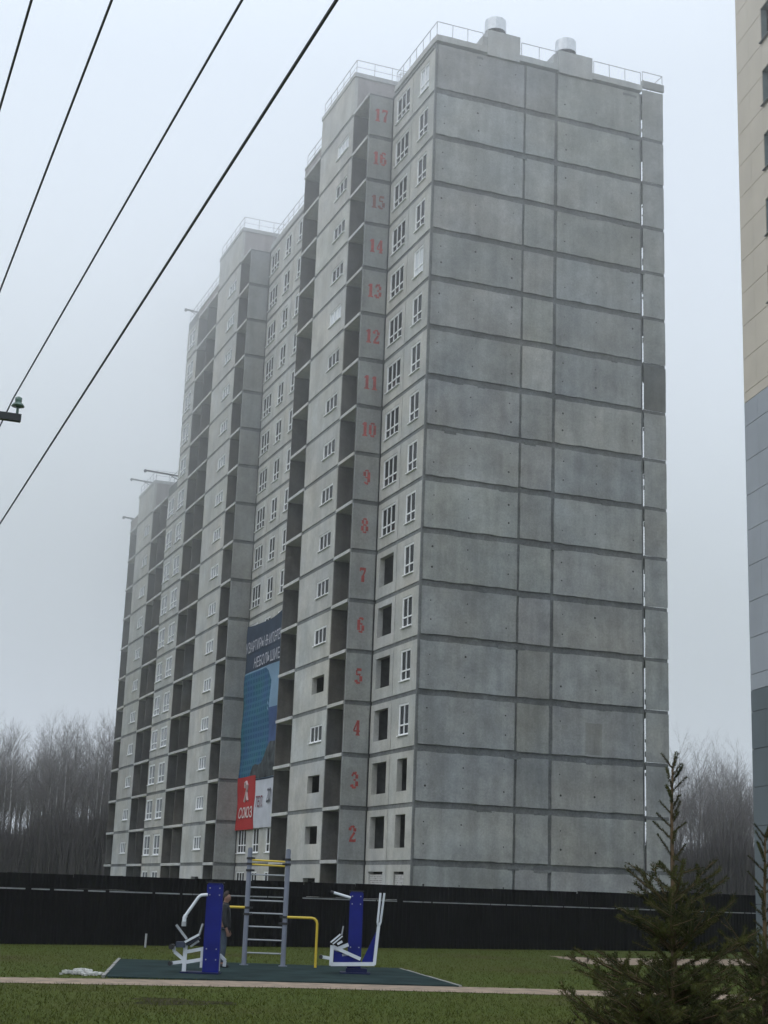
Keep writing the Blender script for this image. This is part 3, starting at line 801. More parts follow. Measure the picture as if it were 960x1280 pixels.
# lat pull machine on the left
m1 = empty('pull_down_machine', (-19.62, -36.32, .036), GYM_ROT)
tag(m1, 'blue post pull-down machine with one bent white lever, nearest the standing person', 'gym machine')
mb = MB(); mb.box(-.19, .17, -.09, .09, .0, 1.93); mb.box(-.17, .15, -.075, .075, 1.93, 1.96); mb.build('post', [BLUE], m1)
mb = MB(); mb.box(-.66, .20, -.30, .30, 0, .03); mb.build('base_plate', [BLUE_D], m1)
mb = MB()
for s in (-.16,): 
    mb.tube([(-.16, s, 1.70), (-.30, s, 1.685), (-.36, s, 1.64), (-.62, s, 1.24)], .034, 8)
    mb.tube([(-.62, s, 1.24), (-.645, s, 1.18), (-.65, s, 1.02)], .045, 8)
lev = mb.build('lever_arm', [WHT], m1)
mb = MB(); mb.tube([(-.65, -.16, 1.10), (-.65, -.16, 1.0)], .052, 8); mb.build('grip', [CLAMP], lev)
mb = MB()
mb.bar((-.60, 0, .03), (-.60, 0, .62), .085); mb.bar((-.60, 0, .22), (-.19, 0, .30), .075); mb.bar((-.60, 0, .44), (-.19, 0, .53), .075)
mb.bar((-.60, 0, .24), (-.90, 0, .19), .07); mb.bar((-.62, 0, .28), (-.84, 0, .44), .07); mb.bar((-.84, 0, .44), (-.86, 0, .55), .07)
mb.bar((-.22, 0, .12), (-.22, 0, .53), .06)
mb.build('seat_frame', [WHT], m1)
mb = MB(); mb.tube([(-.90, -.2, .19), (-.90, .2, .19)], .05, 8); mb.tube([(-.90, -.18, .545), (-.90, .18, .545)], .06, 8); mb.build('foot_roller', [BLK], m1)
mb = MB(); mb.bar((-.60, -.10, .66), (-.30, -.10, .83), .20, .045); mb.bar((-.50, .14, .56), (-.33, .14, .68), .2, .04); mb.build('seat', [WHT], m1)
mb = MB(); mb.box(-.80, -.60, -.15, .15, .54, .66); mb.bar((-.58, .04, .60), (-.3, .04, .76), .24, .05); mb.build('cushion', [NAVY], m1)
mb = MB(); mb.bar((-.30, -.02, .83), (-.24, -.02, 1.06), .24, .035, up=(1, 0, 0)); mb.build('backrest', [CLAMP], m1)
mb = MB(); mb.bar((-.58, 0, .72), (-.84, 0, 1.02), .05); mb.build('leg_hook', [CLAMP], m1)
mb = MB(); mb.bar((.15, .22, .40), (.29, .22, .28), .07); mb.bar((.28, .22, .28), (.27, .22, .15), .07); mb.bar((.15, .22, .40), (.15, .22, .05), .05); mb.build('foot_rest', [WHT], m1)

for mm, hs in ((m1, (.30, .53, 1.70, 1.85)),):
    for zz in hs:
        for xx in (-.12, .10):
            mb = MB(); mb.tube([(xx, -.115, zz), (xx, -.088, zz)], .016, 6); mb.build('bolt', [CLAMP], mm)
mb = MB(); mb.box(-.205, .185, -.105, .105, 1.962, 1.985); mb.build('post_cap', [BLK], m1)
# chest press machine on the right
m2 = empty('chest_press_machine', (-15.81, -35.23, .036), GYM_ROT)
tag(m2, 'blue gym machine with a forked white lever at the right end of the rubber pad', 'gym machine')
mb = MB(); mb.box(-.17, .15, -.09, .09, .02, 1.86); mb.box(-.15, .13, -.075, .075, 1.86, 1.89); mb.build('post', [BLUE], m2)
mb = MB(); mb.box(-.34, .38, -.30, .30, 0, .03); mb.box(-.2, .3, -.2, .2, .03, .12); mb.build('base_plate', [BLUE_D], m2)
mb = MB(); mb.tube([(-.15, -.12, 1.74), (-.62, -.12, 1.86)], .032, 8); a1 = mb.build('lever_arm', [WHT], m2)
mb = MB(); mb.tube([(-.56, -.12, 1.845), (-.64, -.12, 1.865)], .036, 8); mb.build('grip', [BLK], a1)
mb = MB()
mb.bar((-.56, -.2, .20), (.48, -.2, .24), .085); mb.bar((-.555, -.2, .17), (-.545, -.2, .63), .085); mb.bar((.47, -.2, .22), (.54, -.2, 1.10), .075)
mb.bar((-.52, -.2, .60), (.14, -.2, .34), .075); mb.bar((-.5, -.14, .52), (-.16, -.14, .66), .08); mb.bar((-.30, -.16, .42), (-.16, -.16, .44), .06)
mb.bar((-.56, -.2, .33), (-.80, -.2, .36), .07);
mb.build('seat_frame', [WHT], m2)
mb = MB(); mb.tube([(.54, -.2, 1.08), (.515, -.24, 1.20), (.56, -.24, 1.88)], .026, 8); mb.tube([(.54, -.2, 1.08), (.585, -.16, 1.20), (.655, -.16, 1.88)], .026, 8)
mb.build('forked_lever', [WHT], m2)
mb = MB()
mb.prism([(.17, -.19, .28), (.45, -.19, .26), (.505, -.19, 1.02)], [(.17, -.17, .28), (.45, -.17, .26), (.505, -.17, 1.02)])
mb.prism([(-.50, -.19, .25), (.15, -.19, .26), (.05, -.19, .38), (-.50, -.19, .52)], [(-.50, -.17, .25), (.15, -.17, .26), (.05, -.17, .38), (-.50, -.17, .52)])
mb.build('gusset', [BLUE], m2)
mb = MB(); mb.bar((-.58, -.2, .70), (-.36, -.2, .89), .26, .035); mb.bar((-.53, -.2, .66), (-.31, -.2, .85), .22, .03); mb.bar((-.42, -.2, .66), (-.31, -.2, .73), .2, .05); mb.build('seat', [WHT], m2)
mb = MB(); mb.bar((-.33, -.2, .88), (-.30, -.2, 1.08), .24, .03, up=(1, 0, 0)); mb.build('backrest', [CLAMP], m2)
mb = MB(); mb.box(-.185, .165, -.105, .105, 1.892, 1.915); mb.build('post_cap', [BLK], m2)
for zz in (.34, .60, 1.60, 1.78):
    for xx in (-.11, .09):
        mb = MB(); mb.tube([(xx, -.115, zz), (xx, -.088, zz)], .016, 6); mb.build('bolt', [CLAMP], m2)
mb = MB(); mb.tube([(-.80, -.34, .36), (-.80, -.06, .36)], .05, 8); mb.build('foot_roller', [BLK], m2)

# wall bars with yellow pull-up bars
wb = empty('climbing_ladder', (-17.22, -32.44, .036), GYM_ROT)
tag(wb, 'tall grey climbing ladder with yellow bars on each side, in the middle of the pad', 'climbing ladder')
for sx in (-.49, .49):
    mb = MB(); mb.tube([(sx, 0, 0), (sx, 0, 2.86)], .062, 12); mb.tube([(sx, 0, 2.86), (sx, 0, 2.885)], .05, 12); mb.build('post', [GRYP], wb)
    mb = MB(); mb.tube([(sx, 0, 0), (sx, 0, .02)], .11, 12); mb.build('foot_flange', [GRYP], wb)
for zr in (.30, .62, .94, 1.27, 1.58, 1.90, 2.22):
    mb = MB(); mb.tube([(-.43, 0, zr), (.43, 0, zr)], .019, 8); mb.build('rung', [CLAMP], wb)
for z0 in (2.58, 2.47):
    mb = MB(); mb.tube([(-.42, -.02, z0), (.42, -.02, z0-.02)], .024, 8); mb.build('top_bar', [YEL], wb)
mb = MB(); mb.tube([(.52, -.03, 1.20), (1.17, -.03, 1.20), (1.24, -.03, 1.18), (1.29, -.03, 1.13), (1.31, -.03, 1.06), (1.31, -.03, 0)], .033, 10); mb.build('side_bar', [YEL], wb)
mb = MB(); mb.tube([(-.52, -.03, 1.40), (-1.17, -.03, 1.40), (-1.24, -.03, 1.38), (-1.29, -.03, 1.33), (-1.31, -.03, 1.26), (-1.31, -.03, 0)], .033, 10); mb.build('side_bar', [YEL], wb)
for (sx, zc) in ((-.49, 2.62), (-.49, 2.48), (-.49, 2.32), (.49, 2.62), (.49, 2.50), (.49, 1.20), (.49, 1.04), (-.49, 1.40), (-.49, 1.24)):
    mb = MB(); mb.tube([(sx, 0, zc-.028), (sx, 0, zc+.028)], .082, 12); s = 1 if sx < 0 else -1
    mb.box(sx+s*.05, sx+s*.14, -.03, .03, zc-.025, zc+.025); mb.build('clamp', [BLK], wb)

# ------------------------------------------------------------------ the person
def skin_mesh(name, verts, edges, radii, mat, parent, levels=2):
    me = bpy.data.meshes.new(name); me.from_pydata(verts, edges, []); me.update()
    o = bpy.data.objects.new(name, me); COL.objects.link(o)
    o.modifiers.new('s', 'SKIN')
    sv = me.skin_vertices[0].data if me.skin_vertices else None
    if sv is None:
        return o
    for i, r in enumerate(radii): sv[i].radius = (r, r) if not isinstance(r, tuple) else r
    sv[0].use_root = True
    ss = o.modifiers.new('d', 'SUBSURF'); ss.levels = levels; ss.render_levels = levels
    dg = bpy.context.evaluated_depsgraph_get(); res = bpy.data.meshes.new_from_object(o.evaluated_get(dg))
    bpy.data.objects.remove(o); res.name = name; res.materials.clear(); res.materials.append(mat)
    res.polygons.foreach_set('use_smooth', [True]*len(res.polygons))
    q = bpy.data.objects.new(name, res); COL.objects.link(q); q.parent = parent
    return q
SKIN = plain('skin', (.22, .125, .09), .6, vary=.06)
JACKET = plain('black_jacket', (.014, .016, .018), .85, vary=.3, scale=8)
JEANS = plain('blue_jeans', (.045, .062, .085), .9, vary=.3, scale=7)
SHOE = plain('dark_shoe', (.012, .012, .012), .6); HAIR = plain('dark_hair', (.03, .02, .016), .8, vary=.3, scale=20)
pp = empty('person', (-18.62, -33.56, .036), GYM_ROT)
tag(pp, 'person in black jacket and blue jeans standing behind the tall blue post, looking down', 'person')
bv = []; be = []; brd = []
def vtx(p, r, par=None):
    bv.append(p); brd.append(r)
    if par is not None: be.append((par, len(bv)-1))
    return len(bv)-1
pel = vtx((0, 0, .95), (.15, .12)); ab = vtx((.01, 0, 1.12), (.14, .11), pel); ch = vtx((.01, 0, 1.32), (.17, .12), ab); nb = vtx((.015, 0, 1.47), (.07, .07), ch)
nk = vtx((.03, 0, 1.54), .055, nb); hd = vtx((.055, 0, 1.62), (.085, .078), nk); ht = vtx((.05, 0, 1.72), (.078, .07), hd)
ns = vtx((.135, -.005, 1.625), .018, hd); cn = vtx((.12, 0, 1.565), .03, hd)
for s in (-1, 1):
    e_ = vtx((.04, s*.085, 1.63), .018, hd)
    sh = vtx((0, s*.19, 1.42), .06, ch); el = vtx((-.01 if s > 0 else .02, s*.235, 1.14), .045, sh); wr = vtx((.09, s*.22, .90), .032, el)
    pm = vtx((.12, s*.215, .83), (.040, .022), wr)
    for i, (dx, dl) in enumerate(((.030, .070), (.012, .080), (-.008, .076), (-.026, .060))):
        k1 = vtx((.135+dx, s*(.215+.004*i), .775), .0095, pm); vtx((.140+dx-.012, s*(.205), .775-dl*.75), .008, k1)
    tb = vtx((.165, s*.195, .80), .010, pm); vtx((.178, s*.190, .765), .009, tb)
    hp_ = vtx((.0, s*.09, .88), .095, pel); kn = vtx((.03 if s < 0 else -.03, s*.10, .50), .062, hp_); an = vtx((.0 if s < 0 else -.06, s*.10, .09), .042, kn); vtx((.14 if s < 0 else .08, s*.11, .035), .036, an)
body = skin_mesh('body', bv, be, brd, SKIN, pp)
jv = [(0, 0, .86), (0, 0, .98), (.01, 0, 1.14), (.01, 0, 1.33), (.015, 0, 1.47), (0, -.20, 1.42), (.02, -.245, 1.14), (.085, -.23, .92), (0, .20, 1.42), (-.01, .245, 1.14), (.085, .23, .92), (.02, 0, 1.54)]
skin_mesh('jacket', jv, [(0, 1), (1, 2), (2, 3), (3, 4), (3, 5), (5, 6), (6, 7), (3, 8), (8, 9), (9, 10), (4, 11)], [(.19, .16), (.19, .155), (.18, .15), (.20, .15), (.10, .10), .085, .07, .052, .085, .07, .052, .075], JACKET, pp)
tv_ = [(0, 0, .97), (0, -.09, .86), (.03, -.10, .50), (.0, -.10, .10), (0, .09, .86), (-.03, .10, .50), (-.06, .10, .10)]
skin_mesh('jeans', tv_, [(0, 1), (1, 2), (2, 3), (0, 4), (4, 5), (5, 6)], [(.165, .135), .112, .085, .068, .112, .085, .068], JEANS, pp)
for s, x0 in ((-1, .0), (1, -.06)):
    skin_mesh('shoe', [(x0-.03, s*.105, .05), (x0+.08, s*.108, .045), (x0+.19, s*.115, .035)], [(0, 1), (1, 2)], [.058, .054, .04], SHOE, pp, 1)
skin_mesh('hair', [(.01, 0, 1.60), (.015, 0, 1.69), (.045, 0, 1.745), (.09, 0, 1.735)], [(0, 1), (1, 2), (2, 3)], [(.085, .07), (.097, .088), (.092, .084), (.05, .06)], HAIR, pp)

# ------------------------------------------------------------------ power line
pole = empty('power_pole', (-27.15, -48.2, 0)); tag(pole, 'power line pole whose dark crossarm end with a green insulator reaches in at the left', 'pole')
GI = plain('insulator_glass', (.09, .16, .13), .15, vary=.15, scale=9); IRON = plain('dark_iron', (.02, .024, .026), .5)
mb = MB(); mb.tube([(0, 0, 0), (0, 0, 9.4)], [.17, .12], 12); mb.build('post', [C_SIDE], pole)
mb = MB(); mb.box(-1.0, 1.08-.24, -.05, .05, 8.58, 8.69); mb.box(-.14, .14, .051, .16, 8.50, 8.76); mb.build('crossarm', [IRON], pole)
mb = MB(); mb.box(-.3, .62, -.04, .04, 6.83, 6.90); mb.build('bracket', [IRON], pole)
def insulator(x, z):
    mb = MB(); prof = [(0, .02), (.10, .02), (.12, .028), (.125, .10), (.155, .085), (.19, .045), (.20, .05), (.26, .052), (.275, .03)]
    n = 12; vs = [(x+r*math.cos(2*math.pi*i/n), r*math.sin(2*math.pi*i/n), z+h) for h, r in prof for i in range(n)]
    mb.add(vs, [(j*n+i, j*n+(i+1) % n, (j+1)*n+(i+1) % n, (j+1)*n+i) for j in range(len(prof)-1) for i in range(n)]+[tuple(range((len(prof)-1)*n, len(prof)*n))])
    mb.build('insulator', [GI], pole, smooth=True)
for x in (-.67, -.06, .78): insulator(x, 8.69)
WIRE = plain('wire_aluminium', (.055, .06, .068), .5, .3)
lines = ((-.67, 8.93, .020, 'leftmost overhead wire, cutting the upper left corner of the picture'), (-.06, 8.93, .020, 'second overhead wire from the left, rising steeply'),
         (.70, 8.93, .021, 'overhead wire tied to the green insulator on the crossarm'), (.65, 6.90, .021, 'thickest overhead wire, passing lowest and farthest right'))
for (dx, z, d, lab) in lines:
    ys = [-125, -48.2, 25]; mb = MB(); pts = []
    for s0, s1, drop in ((-118.2, -48.2, .0), (-48.2, 16.8, .25)):
        for i in range(25):
            t = i/24; bend = .019*max(0, -48.2-(s0+(s1-s0)*t)) if dx == .70 else 0; pts.append((-27.15+dx+bend, s0+(s1-s0)*t, z-4*drop*t*(1-t)))
    mb.tube(pts, d/2+.0015, 6); tag(mb.build('power_line', [WIRE]), lab, 'wire', 'overhead power lines')

# ------------------------------------------------------------------ young spruces in the foreground
def needle_mat(name, a, b_):
    m, nt, b = new_mat(name); N = nt.nodes
    tc = N.new('ShaderNodeTexCoord'); n = N.new('ShaderNodeTexNoise'); n.inputs['Scale'].default_value = 9; n.inputs['Detail'].default_value = 4
    nt.links.new(tc.outputs['Object'], n.inputs['Vector'])
    cr = N.new('ShaderNodeValToRGB'); cr.color_ramp.elements[0].position = .35; cr.color_ramp.elements[0].color = (*a, 1)
    cr.color_ramp.elements[1].position = .65; cr.color_ramp.elements[1].color = (*b_, 1)
    nt.links.new(n.outputs['Fac'], cr.inputs['Fac']); nt.links.new(cr.outputs['Color'], b.inputs['Base Color'])
    b.inputs['Roughness'].default_value = .7; b.inputs['Specular IOR Level'].default_value = .10
    return m
NEEDLE = needle_mat('spruce_needles', (.020, .026, .007), (.062, .066, .016))
TWIG = plain('spruce_twig', (.10, .065, .032), .8, vary=.25, scale=12)
def spruce(name, loc, H, seed, label, spread=.36, den=1.0):
    rnd = random.Random(seed); t = tag(empty(name, loc), label, 'spruce')
    tw = MB(); nd = MB()
    def needles(p, q, ln, gap, wd=.0015):
        p = Vector(p); q = Vector(q); L = (q-p).length; d = (q-p)/L; n = int(L/gap)
        if max(p.z, q.z) < 1.15: n = n//4
        ref = Vector((0, 0, 1)) if abs(d.z) < .9 else Vector((1, 0, 0)); a = d.cross(ref).normalized(); b = d.cross(a)
        vs = []; fs = []
        for i in range(n):
            o = p+d*(L*(i+rnd.random())/n); an = rnd.uniform(0, 6.283); tip = .62 if i < n*.85 else 1.1
            r = (a*math.cos(an)+b*math.sin(an)); nl = ln*rnd.uniform(.75, 1.15)
            e = o+(r+d*tip).normalized()*nl; sd = d.cross(r)*wd; md = o.lerp(e, .45)
            k = len(vs); vs += [o, md+sd, e, md-sd]; fs.append((k, k+1, k+2, k+3))
        if vs: nd.add(vs, fs)
    def shoot(p, d, L, r, depth, ln=.0175, gap=.0011):
        """a twig with side shoots alternating in a flat spray"""
        d = Vector(d).normalized(); k = max(2, int(L/.09)); pts = [Vector(p)]
        for i in range(k):
            d = (d+Vector((rnd.gauss(0, .05), rnd.gauss(0, .05), rnd.gauss(.02, .05)))).normalized(); pts.append(pts[-1]+d*(L/k))
        tw.tube(pts, [max(.0011, r*(1-.75*i/k)) for i in range(k+1)], 4, cap=False)
        for a, b in zip(pts[:-1], pts[1:]): needles(a, b, ln, gap)
        if depth <= 0: return
        side = d.cross(Vector((0, 0, 1)))
        if side.length < .2: side = d.cross(Vector((1, 0, 0)))
        side.normalize(); m = max(2, int(L/.062*den))
        for i in range(m):
            f = (i+.6)/m; 
            if f < .12: continue
            idx = min(int(f*k), k-1); o = pts[idx].lerp(pts[idx+1], f*k-idx)
            s = 1 if i % 2 else -1
            sl = min(L*.62*(1-f)+.045, .30)*rnd.uniform(.7, 1.1)
            if sl < .03: continue
            dd = (d*.75+side*s*rnd.uniform(.65, 1.0)+Vector((0, 0, rnd.uniform(-.12, .28)))).normalized()
            shoot(o, dd, sl, r*.55, depth-1 if sl > .13 else 0)
    # stem
    stem = MB(); ax = []
    x = y = 0
    for i in range(15):
        ax.append((x, y, H*i/14)); x += rnd.gauss(0, .008); y += rnd.gauss(0, .008)
    stem.tube(ax, [.030*(1-i/14)**1.1+.0042 for i in range(15)], 8)
    stem.build('trunk', [TWIG], t, smooth=True)
    def axis(z):
        f = max(0, min(13.999, z/H*14)); i = int(f); return Vector(ax[i]).lerp(Vector(ax[i+1]), f-i)
    # leader: short stout shoots all round
    needles(axis(H-.30), axis(H), .013, .0012); needles(axis(H-.62), axis(H-.30), .013, .0016)
    z = H-.012; an = rnd.uniform(0, 6)
    for q in range(3):
        shoot(axis(H-.01), Vector((math.cos(q*2.1+.4), math.sin(q*2.1+.4), 1.3)), .075, .0024, 0, .0125, .0005)
    while z > H-.60:
        z -= rnd.uniform(.014, .030); an += 2.4+rnd.gauss(0, .4)
        shoot(axis(z), Vector((math.cos(an), math.sin(an), rnd.uniform(.75, 1.25))), rnd.uniform(.065, .11), .0024, 0, .0125, .0005)
    # whorls below
    z = H-.60; first = True
    while z > .06:
        n = rnd.choice((5, 5, 6)) if z > H-.9 else rnd.choice((6, 7)); a0 = rnd.uniform(0, 6.283); dep = H-z
        for i in range(n):
            an = a0+i*6.283/n+rnd.gauss(0, .15); L = min(((.03 if dep < .8 else .06)+dep*spread+max(0, dep-.85)*.10)*rnd.uniform(.78, 1.22), 1.15)
            rise = 1.05 if dep < .5 else (.75 if dep < .9 else rnd.uniform(.25, .6))
            shoot(axis(z+rnd.gauss(0, .03)), Vector((math.cos(an), math.sin(an), rise)), L, .0032+.0032*min(1, dep), 2)
        # scattered small shoots between whorls
        for i in range(14 if z > H-.8 else 20):
            zz = z-rnd.uniform(0, .16); an = rnd.uniform(0, 6.283)
            shoot(axis(max(.05, zz)), Vector((math.cos(an), math.sin(an), rnd.uniform(.2, .8))), rnd.uniform(.08, .26 if z > H-.8 else .38), .002, 1)
        z -= rnd.uniform(.15, .20) if z > H-.8 else rnd.uniform(.10, .145)
    cr = nd.build('crown', [NEEDLE], t); tw.build('branches', [TWIG], cr)
    return t
spruce('spruce_tree', (-25.49, -65.04, 0), 2.46, 11, 'young green spruce with a bare pointed leader in the near right foreground')
spruce('spruce_tree', (-24.74, -64.60, 0), 2.22, 23, 'second young spruce, cut off by the right edge in front of the beige-topped tower', .41)

# ------------------------------------------------------------------ the bare wood
BARK = plain('bare_tree_bark', (.15, .138, .13), .9, vary=.4, scale=1.5)
BIRCH = plain('birch_bark', (.34, .33, .32), .85, vary=.45, scale=1.8)
TWG2 = plain('bare_twigs', (.155, .138, .132), .9, vary=.2, scale=.5)
def bare_tree(seed, H, pale):
    rnd = random.Random(seed); t = empty('bare_tree'); tr = MB(); cr = MB()
    def sliver(p, q, w):
        p = Vector(p); q = Vector(q); d = q-p; s = d.cross(Vector((rnd.gauss(0, 1), rnd.gauss(0, 1), .2)))
        if s.length < 1e-4: return
        s = s.normalized()*w; cr.add([p-s, p+s, q], [(0, 1, 2)])
    pts = [Vector((0, 0, 0))]; lean = Vector((rnd.gauss(0, .03), rnd.gauss(0, .03), 1))
    for i in range(9): pts.append(pts[-1]+(lean+Vector((rnd.gauss(0, .025), rnd.gauss(0, .025), 0)))*(H/9))
    r0 = rnd.uniform(.13, .19)
    tr.tube(pts, [r0*(1-.93*i/9) for i in range(10)], 6)
    def along(f): f = min(f*9, 8.999); i = int(f); return pts[i].lerp(pts[i+1], f-i)
    def limb(p, d, L, w, dep):
        k = 3; q = Vector(p); d = Vector(d).normalized(); pr = [q.copy()]
        for i in range(k):
            d = (d+Vector((rnd.gauss(0, .12), rnd.gauss(0, .12), .10))).normalized(); q = q+d*L/k; pr.append(q.copy())
        if w > .02: cr.tube(pr, [w*(1-.7*i/k) for i in range(k+1)], 3, cap=False)
        else:
            for a, b in zip(pr[:-1], pr[1:]): sliver(a, b+(b-a)*.15, w)
        if dep == 0: return
        n = 5 if dep > 1 else 6
        for i in range(n):
            f = .25+.75*(i+rnd.random())/n; f3 = min(f*k, k-.001); j = int(f3); o = pr[j].lerp(pr[j+1], f3-j)
            dd = d+Vector((rnd.gauss(0, .55), rnd.gauss(0, .55), rnd.gauss(.15, .35)))
            limb(o, dd, L*rnd.uniform(.35, .6), w*.55, dep-1)
    nb_ = rnd.randint(20, 27); start = rnd.uniform(.42, .58)
    for i in range(nb_):
        f = start+(1-start)*(i+rnd.random()*.8)/nb_; an = rnd.uniform(0, 6.283)
        L = H*rnd.uniform(.12, .21)*(1.15-.6*(f-start)/(1-start)); el = rnd.uniform(.7, 1.7)
        limb(along(min(f, .995)), (math.cos(an), math.sin(an), el), L, .055*(1.1-f)+.012, 2)
    tr.build('trunk', [BIRCH if pale else BARK], t); cr.build('crown', [TWG2], t)
    return t
protos = [bare_tree(100+i, H, p) for i, (H, p) in enumerate(((19.5, 0), (18.5, 1), (20, 0), (17.5, 1), (19, 0), (16.5, 0)))]
rnd = random.Random(5); first = set()
def plant(right_frac, dist, label, group):
    i = rnd.randrange(len(protos)); pr = protos[i]
    if i in first: o = copy_tree(pr)
    else: o = pr; first.add(i)
    o.location = polar(right_frac*dist, dist, 0); o.rotation_euler = (0, 0, rnd.uniform(0, 6.283)); s = rnd.uniform(.86, 1.0)
    o.scale = (s, s, s*rnd.uniform(.94, 1.05)); tag(o, label, 'tree', group)
for i in range(170):
    px = rnd.uniform(-90, 190); d = rnd.uniform(168, 214)
    plant((px-480)/1895*1.06, d, 'tall bare tree in the misty wood to the left of the concrete towers', 'bare trees left of the towers')
for i in range(96):
    px = rnd.uniform(815, 1010); d = rnd.uniform(168, 218)
    plant((px-480)/1895*1.06, d, 'tall bare tree in the misty wood between the concrete tower and the beige one', 'bare trees between the towers')
# dense saplings and brush under the trees
BRUSH = plain('bare_brush', (.082, .074, .073), .95, vary=.3, scale=.15)
ub = MB(); rnd = random.Random(9)
for i in range(46000):
    fr = rnd.uniform(-.36, .36); d = rnd.uniform(148, 178)
    if -.14 < fr < .13 and rnd.random() < .85: continue
    p = polar(fr*d, d, 0); h = rnd.uniform(5.2, 9.8)*(1+.10*math.sin(fr*61)+.08*math.sin(fr*143)); w = rnd.uniform(.05, .16)
    an = rnd.uniform(0, 3.14); s = Vector((math.cos(an), math.sin(an), 0))*w; q = p+Vector((rnd.gauss(0, .5), rnd.gauss(0, .5), h))
    ub.add([p-s, p+s, q], [(0, 1, 2)])
    m_ = p.lerp(q, .55); r_ = Vector((rnd.gauss(0, .7), rnd.gauss(0, .7), h*.34)); ub.add([m_-s*.6, m_+s*.6, m_+r_], [(0, 1, 2)])
tag(ub.build('undergrowth', [BRUSH]), 'dense dark bare brush filling the foot of the wood', 'undergrowth', kind='stuff')

# ------------------------------------------------------------------ grass blades
gb = MB(); rnd = random.Random(2)
GRASS = needle_mat('grass_blade', (.052, .060, .009), (.068, .083, .013))
vs = []; fs = []
def inpoly(x, y, poly):
    c_ = False; j = len(poly)-1
    for i in range(len(poly)):
        if (poly[i][1] > y) != (poly[j][1] > y) and x < (poly[j][0]-poly[i][0])*(y-poly[i][1])/(poly[j][1]-poly[i][1])+poly[i][0]: c_ = not c_
        j = i
    return c_
PATHP = [(-60, -33.7), (-24.5, -38.35), (-18.2, -38.43), (-11.8, -39.9), (12, -45.5), (12, -47.3), (-12.77, -41.6), (-18.9, -40.4), (-24.7, -40.05), (-60, -35.5)]
SANDP = [(-3.6, -21.4), (-2.2, -22.2), (2.4, -21.4), (12, -18.5), (14, -24.5), (2.1, -25.5), (-5.0, -27.6), (-3.7, -21.9)]
cnt = 0
for i in range(130000):
    d = 19+ (rnd.random()**1.5)*42; fr = rnd.uniform(-.30, .30); p = polar(fr*d, d, 0)
    if inpoly(p.x, p.y, PATHP) or inpoly(p.x, p.y, pad) or inpoly(p.x, p.y, SANDP): continue
    if (Vector((p.x, p.y, 0))-FA).dot(fn) < .05: continue
    h = rnd.uniform(.02, .065); an = rnd.uniform(0, 6.283); w = rnd.uniform(.004, .010)
    s = Vector((math.cos(an), math.sin(an), 0))*w; k = len(vs)
    vs += [p-s, p+s, p+Vector((rnd.gauss(0, .035), rnd.gauss(0, .035), h))]; fs.append((k, k+1, k+2))
gb.add(vs, fs)
tag(gb.build('grass', [GRASS]), 'short green lawn grass around the gym pad and paths', 'grass', kind='stuff')

# ------------------------------------------------------------------ air, sky, light
SUN_EL, SUN_AZ = R(48), R(200)          # azimuth measured from +x towards +y
HZ_TOP = 62.0
def haze():
    mb = MB(); mb.box(-28-345, -28+345, -20-345, -20+345, -1.0, HZ_TOP)
    m = bpy.data.materials.new('haze_air'); m.use_nodes = True; nt = m.node_tree; nt.nodes.clear()
    out = nt.nodes.new('ShaderNodeOutputMaterial'); pv = nt.nodes.new('ShaderNodeVolumePrincipled')
    pv.inputs['Color'].default_value = (.93, .95, .97, 1); pv.inputs['Anisotropy'].default_value = .5
    pv.inputs['Density'].default_value = .0004
    nt.links.new(pv.outputs['Volume'], out.inputs['Volume'])
    o = mb.build('haze', [m]); tag(o, kind='stuff'); o.display_type = 'WIRE'
    return o
haze()
def low_cloud():
    # the cloud base that swallows the upper floors: a real bank of fog round the tower, thickening upwards
    X0, X1, Y0, Y1, Z0, Z1 = -110, 150, -76, 200, 5, 61
    mb = MB(); mb.box(X0, X1, Y0, Y1, Z0, Z1)
    m = bpy.data.materials.new('cloud_air'); m.use_nodes = True; nt = m.node_tree; nt.nodes.clear(); L = nt.links
    out = nt.nodes.new('ShaderNodeOutputMaterial'); pv = nt.nodes.new('ShaderNodeVolumePrincipled')
    pv.inputs['Color'].default_value = (.985, .99, .995, 1); pv.inputs['Anisotropy'].default_value = .6
    g = nt.nodes.new('ShaderNodeNewGeometry'); sp = nt.nodes.new('ShaderNodeSeparateXYZ'); L.new(g.outputs['Position'], sp.inputs[0])
    def mr(sock, a, b, lo=0.0, hi=1.0):
        r = nt.nodes.new('ShaderNodeMapRange'); r.interpolation_type = 'SMOOTHSTEP'
        for n_, v_ in (('From Min', a), ('From Max', b), ('To Min', lo), ('To Max', hi)): r.inputs[n_].default_value = v_
        L.new(sock, r.inputs['Value']); return r.outputs['Result']
    def mul(a, b):
        q = nt.nodes.new('ShaderNodeMath'); q.operation = 'MULTIPLY'; L.new(a, q.inputs[0])
        if isinstance(b, float): q.inputs[1].default_value = b
        else: L.new(b, q.inputs[1])
        return q.outputs[0]
    d = mul(mr(sp.outputs['Z'], 6, 46), mr(sp.outputs['Y'], 20, 72, 1.0, 5.6))
    top = mr(sp.outputs['Z'], 36, 56, 1.0, 2.1)
    d = mul(d, top)
    d = mul(d, mul(mul(mr(sp.outputs['X'], -109, -70), mr(sp.outputs['X'], 149, 100)), mr(sp.outputs['Y'], 165, 105)))
    L.new(mul(d, CLOUD), pv.inputs['Density']); L.new(pv.outputs['Volume'], out.inputs['Volume'])
    o = mb.build('low_cloud', [m]); tag(o, 'low grey cloud swallowing the upper floors of the concrete tower', 'cloud', kind='stuff'); o.display_type = 'WIRE'
CLOUD = .0046
low_cloud()
w = bpy.data.worlds.new('World'); scn.world = w; w.use_nodes = True; nt = w.node_tree; nt.nodes.clear()
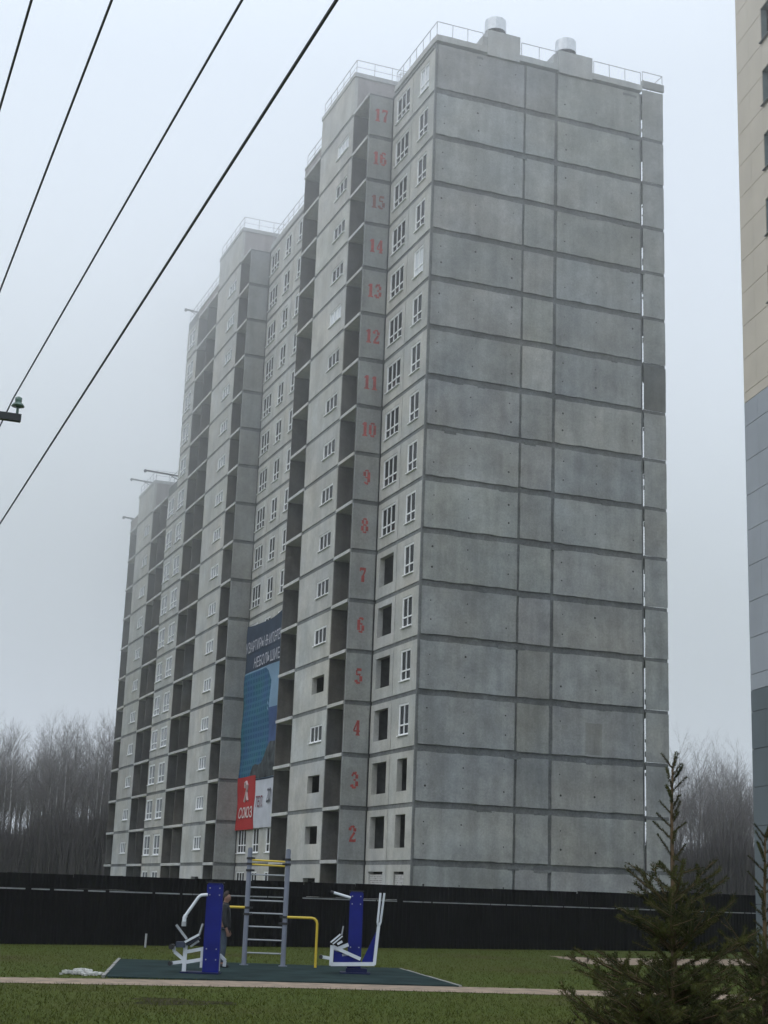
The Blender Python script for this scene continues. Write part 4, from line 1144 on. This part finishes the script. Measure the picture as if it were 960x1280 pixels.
out = nt.nodes.new('ShaderNodeOutputWorld'); bg = nt.nodes.new('ShaderNodeBackground'); bg.inputs['Strength'].default_value = .10
sky = nt.nodes.new('ShaderNodeTexSky'); sky.sky_type = 'NISHITA'; sky.sun_disc = False
sky.sun_elevation = SUN_EL; sky.sun_rotation = math.pi/2-SUN_AZ; sky.air_density = 1.0; sky.dust_density = 6.0; sky.ozone_density = 1.0
# overcast: the clear sky's colour is veiled by a cloud deck that is brightest overhead
tc = nt.nodes.new('ShaderNodeTexCoord'); sx = nt.nodes.new('ShaderNodeSeparateXYZ'); nt.links.new(tc.outputs['Generated'], sx.inputs[0])
cr = nt.nodes.new('ShaderNodeValToRGB'); el = cr.color_ramp.elements
el[0].position = 0.0; el[0].color = (.66, .73, .815, 1); el[1].position = 1.0; el[1].color = (1.66, 1.80, 1.98, 1)
for p_, c_ in ((.08, (.69, .76, .85, 1)), (.28, (.80, .885, .99, 1)), (.50, (.88, .98, 1.11, 1)), (.75, (1.28, 1.40, 1.55, 1))):
    e = cr.color_ramp.elements.new(p_); e.color = c_
nt.links.new(sx.outputs['Z'], cr.inputs['Fac'])
sc = nt.nodes.new('ShaderNodeVectorMath'); sc.operation = 'SCALE'; sc.inputs['Scale'].default_value = 10.0; nt.links.new(cr.outputs['Color'], sc.inputs[0])
mx = nt.nodes.new('ShaderNodeMix'); mx.data_type = 'RGBA'; mx.inputs['Factor'].default_value = .92
nt.links.new(sky.outputs['Color'], mx.inputs['A']); nt.links.new(sc.outputs['Vector'], mx.inputs['B'])
nt.links.new(mx.outputs['Result'], bg.inputs['Color']); nt.links.new(bg.outputs['Background'], out.inputs['Surface'])
sd = bpy.data.lights.new('sun', 'SUN'); sd.energy = .6; sd.angle = R(25); sd.color = (1, .97, .93)
so = bpy.data.objects.new('sun', sd); COL.objects.link(so)
dirv = Vector((math.cos(SUN_EL)*math.cos(SUN_AZ), math.cos(SUN_EL)*math.sin(SUN_AZ), math.sin(SUN_EL)))
so.rotation_euler = dirv.to_track_quat('Z', 'Y').to_euler(); so.location = (-60, -60, 80)

vs_ = scn.view_settings; vs_.view_transform = 'Standard'; vs_.look = 'None'; vs_.exposure = 0.0; vs_.gamma = 1.0; vs_.use_curve_mapping = False
scn.cycles.max_bounces = 12; scn.cycles.diffuse_bounces = 3; scn.cycles.glossy_bounces = 2; scn.cycles.volume_bounces = 8; scn.cycles.use_denoising = True
# prototypes that were never placed
for pr in (P3, P2, PS, P2F, PSF, PB, PSP):
    if pr.parent is None:
        for c_ in list(pr.children): bpy.data.objects.remove(c_)
        bpy.data.objects.remove(pr)
